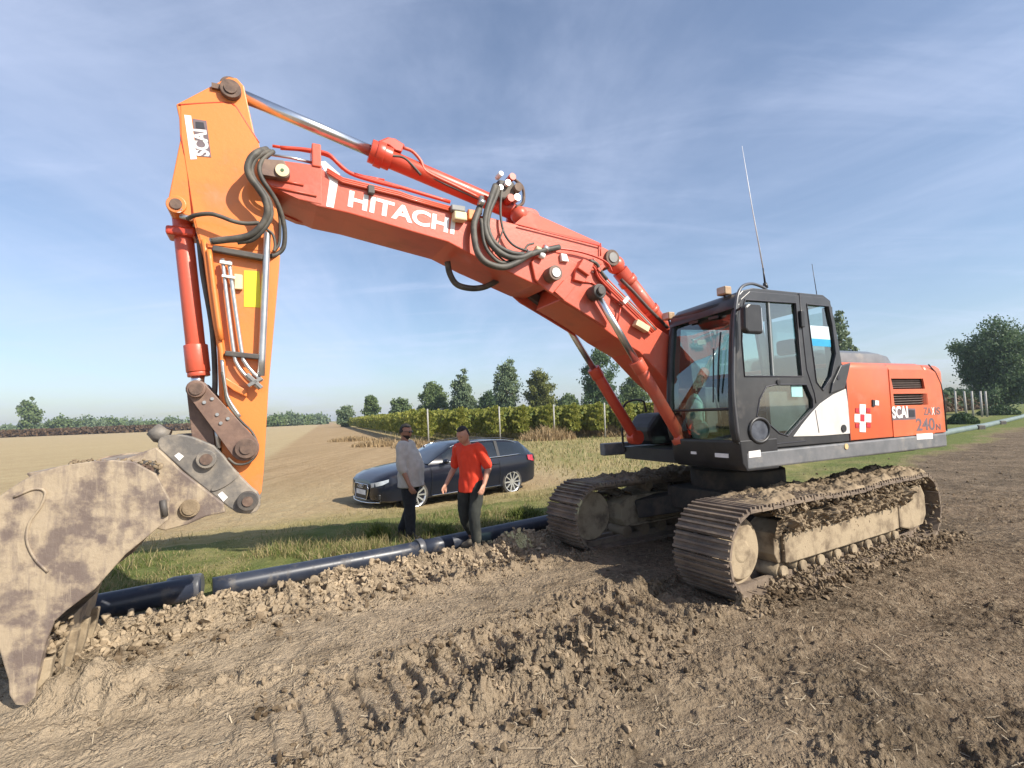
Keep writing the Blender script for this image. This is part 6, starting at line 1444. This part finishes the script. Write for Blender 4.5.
def head_mesh(R_, flat=1.0):
    """head centred on its middle, face towards +X, height about 0.235"""
    bm = bmesh.new(); bmesh.ops.create_uvsphere(bm, u_segments=32, v_segments=24, radius=1)
    for v in bm.verts:
        x, y, z = v.co; X, Y, Z = x*.098, y*.076, z*.122
        if z < 0: X *= 1-.10*(-z)**1.5; Y *= 1-.32*(-z)**1.6
        if x > 0 and z < -.2: X += .010*(-z)              # jaw forward
        if x < 0: X *= 1.04 if z > -.2 else 1-.35*(-z-.2)
        if x > .55:
            if abs(y) < .22 and -.40 < z < .12: X += .024*(1-abs(y)/.22)*max(0, 1-abs((z+.24)/.30))      # nose
            for s in (1, -1):
                dd = math.hypot((y-s*.36)/.20, (z-.04)/.13)
                if dd < 1: X -= .012*(1-dd)               # eye sockets
            if .12 < z < .3: X += .004                   # brow
            dd = abs((z+.52)/.07)
            if dd < 1 and abs(y) < .30: X += .004*(1-dd)
        v.co = (X, Y, Z)
    bmesh.ops.recalc_face_normals(bm, faces=bm.faces); me = bpy.data.meshes.new('head'); bm.to_mesh(me); bm.free()
    return me
def hand(mb, w, fd, side, palm, curl=.5, r=.0098):
    """palm, five separate curled fingers and a thumb leaving the side of the palm"""
    fd = Vector(fd).normalized(); pl = (Vector(palm)-fd*Vector(palm).dot(fd)).normalized(); sd = fd.cross(pl)*side; w = Vector(w)
    rings = []
    for t, wd, th in ((-.01, .026, .021), (.02, .030, .019), (.05, .040, .018), (.085, .043, .015), (.10, .040, .012)):
        c = w+fd*t; rings.append([tuple(c+sd*math.cos(a)*wd+pl*math.sin(a)*th) for a in [2*math.pi*j/16 for j in range(16)]])
    mb.loft(rings)
    for i, L_ in enumerate((.070, .080, .074, .058)):
        k = w+fd*.090-sd*((i-1.5)*.0225)*-1
        a = k+fd*L_*.42+pl*.012*curl; b = a+fd*L_*.26+pl*L_*.30*curl; c = b+fd*L_*.12+pl*L_*.34*curl
        mb.tube([k, a, b, c], [r*1.05, r, r*.92, r*.7], 10); mb.ball(c, r*.7, 8)
    t0 = w+fd*.03+sd*.026+pl*.006; t1 = t0+fd*.034+sd*.022+pl*.012; t2 = t1+fd*.034+sd*.004+pl*.012
    mb.tube([t0, t1, t2], [r*1.5, r*1.2, r*.85], 10); mb.ball(t2, r*.85, 8)
def V3(*a): return Vector(a)
def person(name, loc, rz, H, pose, label, skin, outfit, cat='person'):
    """pose: joint positions in the person's own frame, +X the way the body faces, +Y its left, feet at z=0, for H=1.75"""
    root = empty(name, loc, rz, label=label, cat=cat); k = H/1.75; root.scale = (k, k, k)
    p = {a: Vector(b) for a, b in pose.items() if isinstance(b, tuple)}
    # body: one continuous surface of trunk, neck, head, limbs and hands
    m_ = MB()
    trunk_(m_, [(p['pelvis']-Vector((0, 0, .08)), .14, .10), (p['pelvis'], .165, .115), (p['waist'], .145, .105), (p['chest'], .168, .12), (p['upper']-Vector((0, 0, .01)), .165, .10), (p['upper']+Vector((0, 0, .045)), .08, .06)])
    limb(m_, [p['upper'], p['neck'], p['nape'].lerp(p['head'], .3)], [.068, .056, .056])
    for s, S in (('l', 1), ('r', -1)):
        limb(m_, [p[s+'hip'], p[s+'hip'].lerp(p[s+'knee'], .5), p[s+'knee'], p[s+'knee'].lerp(p[s+'ank'], .3)-Vector((.012, 0, 0)), p[s+'ank']], [.088, .075, .056, .056, .038])
        toe = p[s+'ank']+Vector((p[s+'toe'][0], p[s+'toe'][1], 0)).normalized()*.15; toe.z = .035; limb(m_, [p[s+'ank']-Vector((0, 0, .02)), toe], [.038, .026])
        sh = p[s+'sho']; el = p[s+'elb']; wr = p[s+'wri']
        limb(m_, [p['upper'].lerp(sh, .45), sh, sh.lerp(el, .5), el, el.lerp(wr, .35), wr], [.07, .062, .050, .041, .041, .027])
        hand(m_, wr, (wr-el).normalized()+Vector(pose.get(s+'hd', (0, 0, 0))), S, pose.get(s+'palm', (0, -S, 0)))
    hm = head_mesh(1); hM = Matrix.Translation(p['head']) @ Matrix.Rotation(R(pose['hyaw']), 4, 'Z') @ Matrix.Rotation(R(pose['hpitch']), 4, 'Y')
    hm.transform(hM)
    J = None
    body = mesh_obj('body', fuse(m_, .0062, 2, hm), skin, root)
    for S in (1, -1):
        e_ = MB(); e_.ball((0, 0, 0), .012, 10); e_.v = [tuple(hM @ (Vector(v)+Vector((.079, S*.029, .006)))) for v in e_.v]; e_.build('eye', mat('eye_white', (.16, .13, .11), rough=.4), root)
        ear_ = MB(); ear_.ball((0, 0, 0), .03, 12, sc=(.6, .28, 1)); ear_.v = [tuple(hM @ (Vector(v)+Vector((-.006, S*.074, -.004)))) for v in ear_.v]; ear_.build('ear', skin, root)
    m_ = MB(); m_.ball((0, 0, 0), .02, 10, sc=(.35, 1.05, .28)); m_.v = [tuple(hM @ (Vector(v)+Vector((.086, 0, -.062)))) for v in m_.v]; m_.build('mouth', mat('lips', (.35, .12, .10), rough=.5), root)
    # hair cap
    hc = head_mesh(1); bm = bmesh.new(); bm.from_mesh(hc)
    dl = [v for v in bm.verts if not ((v.co.z > .066 and v.co.x < .078) or (v.co.x < .0 and v.co.z > -.02) or (v.co.x < -.05 and v.co.z > -.06))]
    bmesh.ops.delete(bm, geom=dl, context='VERTS')
    for v in bm.verts: v.co *= 1.0+.022+.03*mnoise.noise(v.co*40); v.co.z += .002
    bm.to_mesh(hc); bm.free(); hc.transform(hM)
    for q in hc.polygons: q.use_smooth = True
    h_ = mesh_obj('hair', hc, hairM, root); sd_ = h_.modifiers.new('t', 'SOLIDIFY'); sd_.thickness = .005; sd_.offset = 1
    outfit(root, p, J, hM)
    return root
def folds(me, amp, sx=8, sz=4):
    for v in me.vertices: v.co += v.normal*(amp*mnoise.noise(Vector((v.co.x*sx, v.co.y*sx, v.co.z*sz)))+amp*.55*mnoise.noise(Vector((v.co.x*20, v.co.y*20+3, v.co.z*13))))
def leg_cloth(root, p, M, name='trousers', r=1.0, hem=.05):
    m_ = MB()
    trunk_(m_, [(p['pelvis']-Vector((0, 0, .09)), .155*r, .118*r), (p['pelvis'], .180*r, .132*r), (p['waist']-Vector((0, 0, .02)), .158*r, .12*r)])
    for s in 'lr':
        a = p[s+'hip']; b = p[s+'knee']; c = p[s+'ank']
        limb(m_, [a, a.lerp(b, .5), b, b.lerp(c, .45), c+Vector((0, 0, hem))], [.106*r, .096*r, .080*r, .076*r, .072*r])
    me = fuse(m_, .012, 5); folds(me, .013); return mesh_obj(name, me, M, root)
def top_cloth(root, p, M, name, sleeve=.55, hem=.0, r=1.0, loose=1.0):
    m_ = MB(); P_, W_, C_, U_ = p['pelvis'], p['waist'], p['chest'], p['upper']
    trunk_(m_, [(P_+Vector((0, 0, .02-hem)), .195*r*loose, .150*r*loose), (P_+Vector((0, 0, .06)), .192*r*loose, .150*r*loose), (W_, .180*r*loose, .146*r*loose), (C_, .188*r, .142*r), (U_-Vector((0, 0, .02)), .182*r, .118*r), (U_+Vector((.01, 0, .035)), .125*r, .092*r), (U_+Vector((.02, 0, .075)), .078*r, .072*r)])
    for s in 'lr':
        a, b, c = p[s+'sho'], p[s+'elb'], p[s+'wri']
        if sleeve <= 1: limb(m_, [U_.lerp(a, .4), a, a.lerp(b, sleeve*.5), a.lerp(b, sleeve)], [.085*r, .078*r, .074*r, .076*r])
        else: limb(m_, [U_.lerp(a, .4), a, a.lerp(b, .5), b, b.lerp(c, sleeve-1)], [.085*r, .078*r, .072*r, .064*r, .060*r])
    me = fuse(m_, .012, 5); folds(me, .014, 8, 3.5); return mesh_obj(name, me, M, root)
def shoes(root, p, M, boot=.12, name='boot'):
    for s in 'lr':
        a = p[s+'ank']; t = Vector((p[s+'toe'][0], p[s+'toe'][1], 0)).normalized(); sd_ = Vector((-t.y, t.x, 0))
        m_ = MB(); rings = []
        for f_, w_, zt in ((-.085, .030, .06), (-.07, .042, .10), (-.02, .046, .11), (.05, .044, .095), (.11, .050, .07), (.165, .044, .055), (.195, .022, .04)):
            c0 = Vector((a.x, a.y, a.z-.08))+t*f_
            rings.append([tuple(c0+sd_*y*w_+Vector((0, 0, z))) for y, z in ((-1, .0), (-1.02, .022), (-.9, zt*.75), (-.45, zt), (.45, zt), (.9, zt*.75), (1.02, .022), (1, 0))])
        m_.loft(rings); m_.tube([a+Vector((0, 0, -.02)), a+Vector((-.005, 0, boot))], [.055, .062], 14)
        o = m_.build(name, M, root)
        so_ = MB(); rings = [[tuple(Vector(q)+Vector((0, 0, dz))) for q in (rg[0], rg[1], rg[6], rg[7])] for rg in rings for dz in (0,)]
# man in grey: profile, walking stance, looking at the other man
def outfit1(root, p, J, hM):
    leg_cloth(root, p, mat('black_trousers', (.010, .010, .012), (.016, .016, .019), rough=.9, scale=20), 'trousers', 1.10)
    top_cloth(root, p, mat('grey_shirt_cloth', (.50, .465, .42), (.42, .39, .35), rough=.9, scale=9, bump=.004, bscale=14), 'shirt', sleeve=1.22, hem=.16, r=1.12, loose=1.10)
    shoes(root, p, mat('black_shoe', (.014, .013, .012), rough=.6, dust=.3, dustc=(.22, .17, .12)), .02, 'shoe')
    g = MB()
    for S in (1, -1): g.ball((.095, S*.031, .008), .024, 12, sc=(.35, 1, .8))
    g.tube([(.10, -.03, .014), (.103, 0, .016), (.10, .03, .014)], .004, 6)
    for S in (1, -1): g.tube([(.09, S*.055, .014), (.05, S*.078, .012), (-.01, S*.082, .006)], .003, 5)
    g.v = [tuple(hM @ Vector(v)) for v in g.v]; g.build('sunglasses', mat('dark_lens', (.01, .01, .01), rough=.1, coat=.5), root)
    hc = head_mesh(1); bm = bmesh.new(); bm.from_mesh(hc); bmesh.ops.delete(bm, geom=[v for v in bm.verts if not (v.co.z < -.045 and v.co.x > -.015 and v.co.z > -.121) or (v.co.z > -.058 and abs(v.co.y) < .02)], context='VERTS')
    for v in bm.verts: v.co *= 1.035
    bm.to_mesh(hc); bm.free(); hc.transform(hM); mesh_obj('beard', hc, mat('beard_hair', (.03, .022, .018), rough=.8, scale=40), root)
pose1 = dict(pelvis=(.07, 0, .94), waist=(.085, 0, 1.08), chest=(.06, 0, 1.26), upper=(.01, 0, 1.40), neck=(-.02, 0, 1.50), nape=(-.02, 0, 1.57), head=(.0, 0, 1.635), hyaw=-12, hpitch=6,
    lhip=(.06, .10, .90), rhip=(.06, -.10, .90), lknee=(.0, .12, .49), rknee=(.09, -.12, .49), lank=(-.14, .13, .08), rank=(.10, -.13, .08), ltoe=(1, .1, 0), rtoe=(1, -.15, 0),
    lsho=(-.01, .195, 1.41), rsho=(0, -.195, 1.41), lelb=(-.03, .27, 1.12), relb=(.03, -.27, 1.12), lwri=(.10, .25, .885), rwri=(.15, -.27, .85), lhd=(.15, 0, 0), rhd=(.1, 0, 0), lpalm=(0, -1, 0), rpalm=(0, 1, 0))
M1 = gnd(407, 541, .0); M1 = Vector((-1.70, 8.0, 0)); M1.z = float(ground_z(M1.x, M1.y))
person('person', M1, R(-10), 1.77, pose1, 'bearded man in a loose grey shirt, black trousers and sunglasses, standing behind the pipe', skinD, outfit1)
# man in red: facing the camera, turned and looking down to the left
def outfit2(root, p, J, hM):
    t = leg_cloth(root, p, mat('work_trousers', (.018, .021, .019), (.035, .038, .032), rough=.9, scale=7, dust=.25, dustc=(.17, .16, .12), dustscale=3), 'trousers', .96, hem=.10)
    top_cloth(root, p, mat('red_shirt_cloth', (.80, .060, .022), (.72, .048, .018), rough=.85, scale=6, bump=.004, bscale=12), 'shirt', sleeve=.86, hem=.16, r=.90, loose=1.0)
    shoes(root, p, mat('muddy_boot', (.20, .165, .12), (.10, .085, .065), rough=.9, scale=12, bump=.004), .13, 'boot')
pose2 = dict(pelvis=(0, 0, .94), waist=(.01, 0, 1.08), chest=(.03, 0, 1.25), upper=(.06, 0, 1.385), neck=(.10, 0, 1.475), nape=(.135, 0, 1.53), head=(.17, 0, 1.585), hyaw=-6, hpitch=20,
    lhip=(0, .10, .90), rhip=(0, -.10, .90), lknee=(.12, .12, .50), rknee=(.02, -.12, .49), lank=(.12, .13, .085), rank=(-.20, -.13, .10), ltoe=(1, .25, 0), rtoe=(1, -.4, 0),
    lsho=(.05, .180, 1.40), rsho=(.05, -.180, 1.40), lelb=(-.02, .27, 1.13), relb=(-.03, -.29, 1.13), lwri=(.12, .28, .92), rwri=(.13, -.33, .91), lhd=(.2, 0, 0), rhd=(.2, .05, 0), lpalm=(-.3, -1, 0), rpalm=(-.3, 1, 0))
M2 = Vector((-.62, 7.18, 0)); M2.z = float(ground_z(M2.x, M2.y))+.015
person('person', M2, R(-118), 1.78, pose2, 'man in an orange-red T-shirt and dark muddy trousers, looking down beside the pipe', skinM, outfit2)

# ================================================================== HAZE
hz = bpy.data.materials.new('haze_air'); hz.use_nodes = True; N = hz.node_tree.nodes; N.remove(N['Principled BSDF'])
pv = N.new('ShaderNodeVolumePrincipled'); pv.inputs['Color'].default_value = (.72, .84, 1, 1); pv.inputs['Density'].default_value = .00042; pv.inputs['Anisotropy'].default_value = .3
hz.node_tree.links.new(pv.outputs[0], N['Material Output'].inputs['Volume'])
o = MB().box(-420, 420, -60, 480, -2.0, 24).build('haze', hz, kind='stuff')
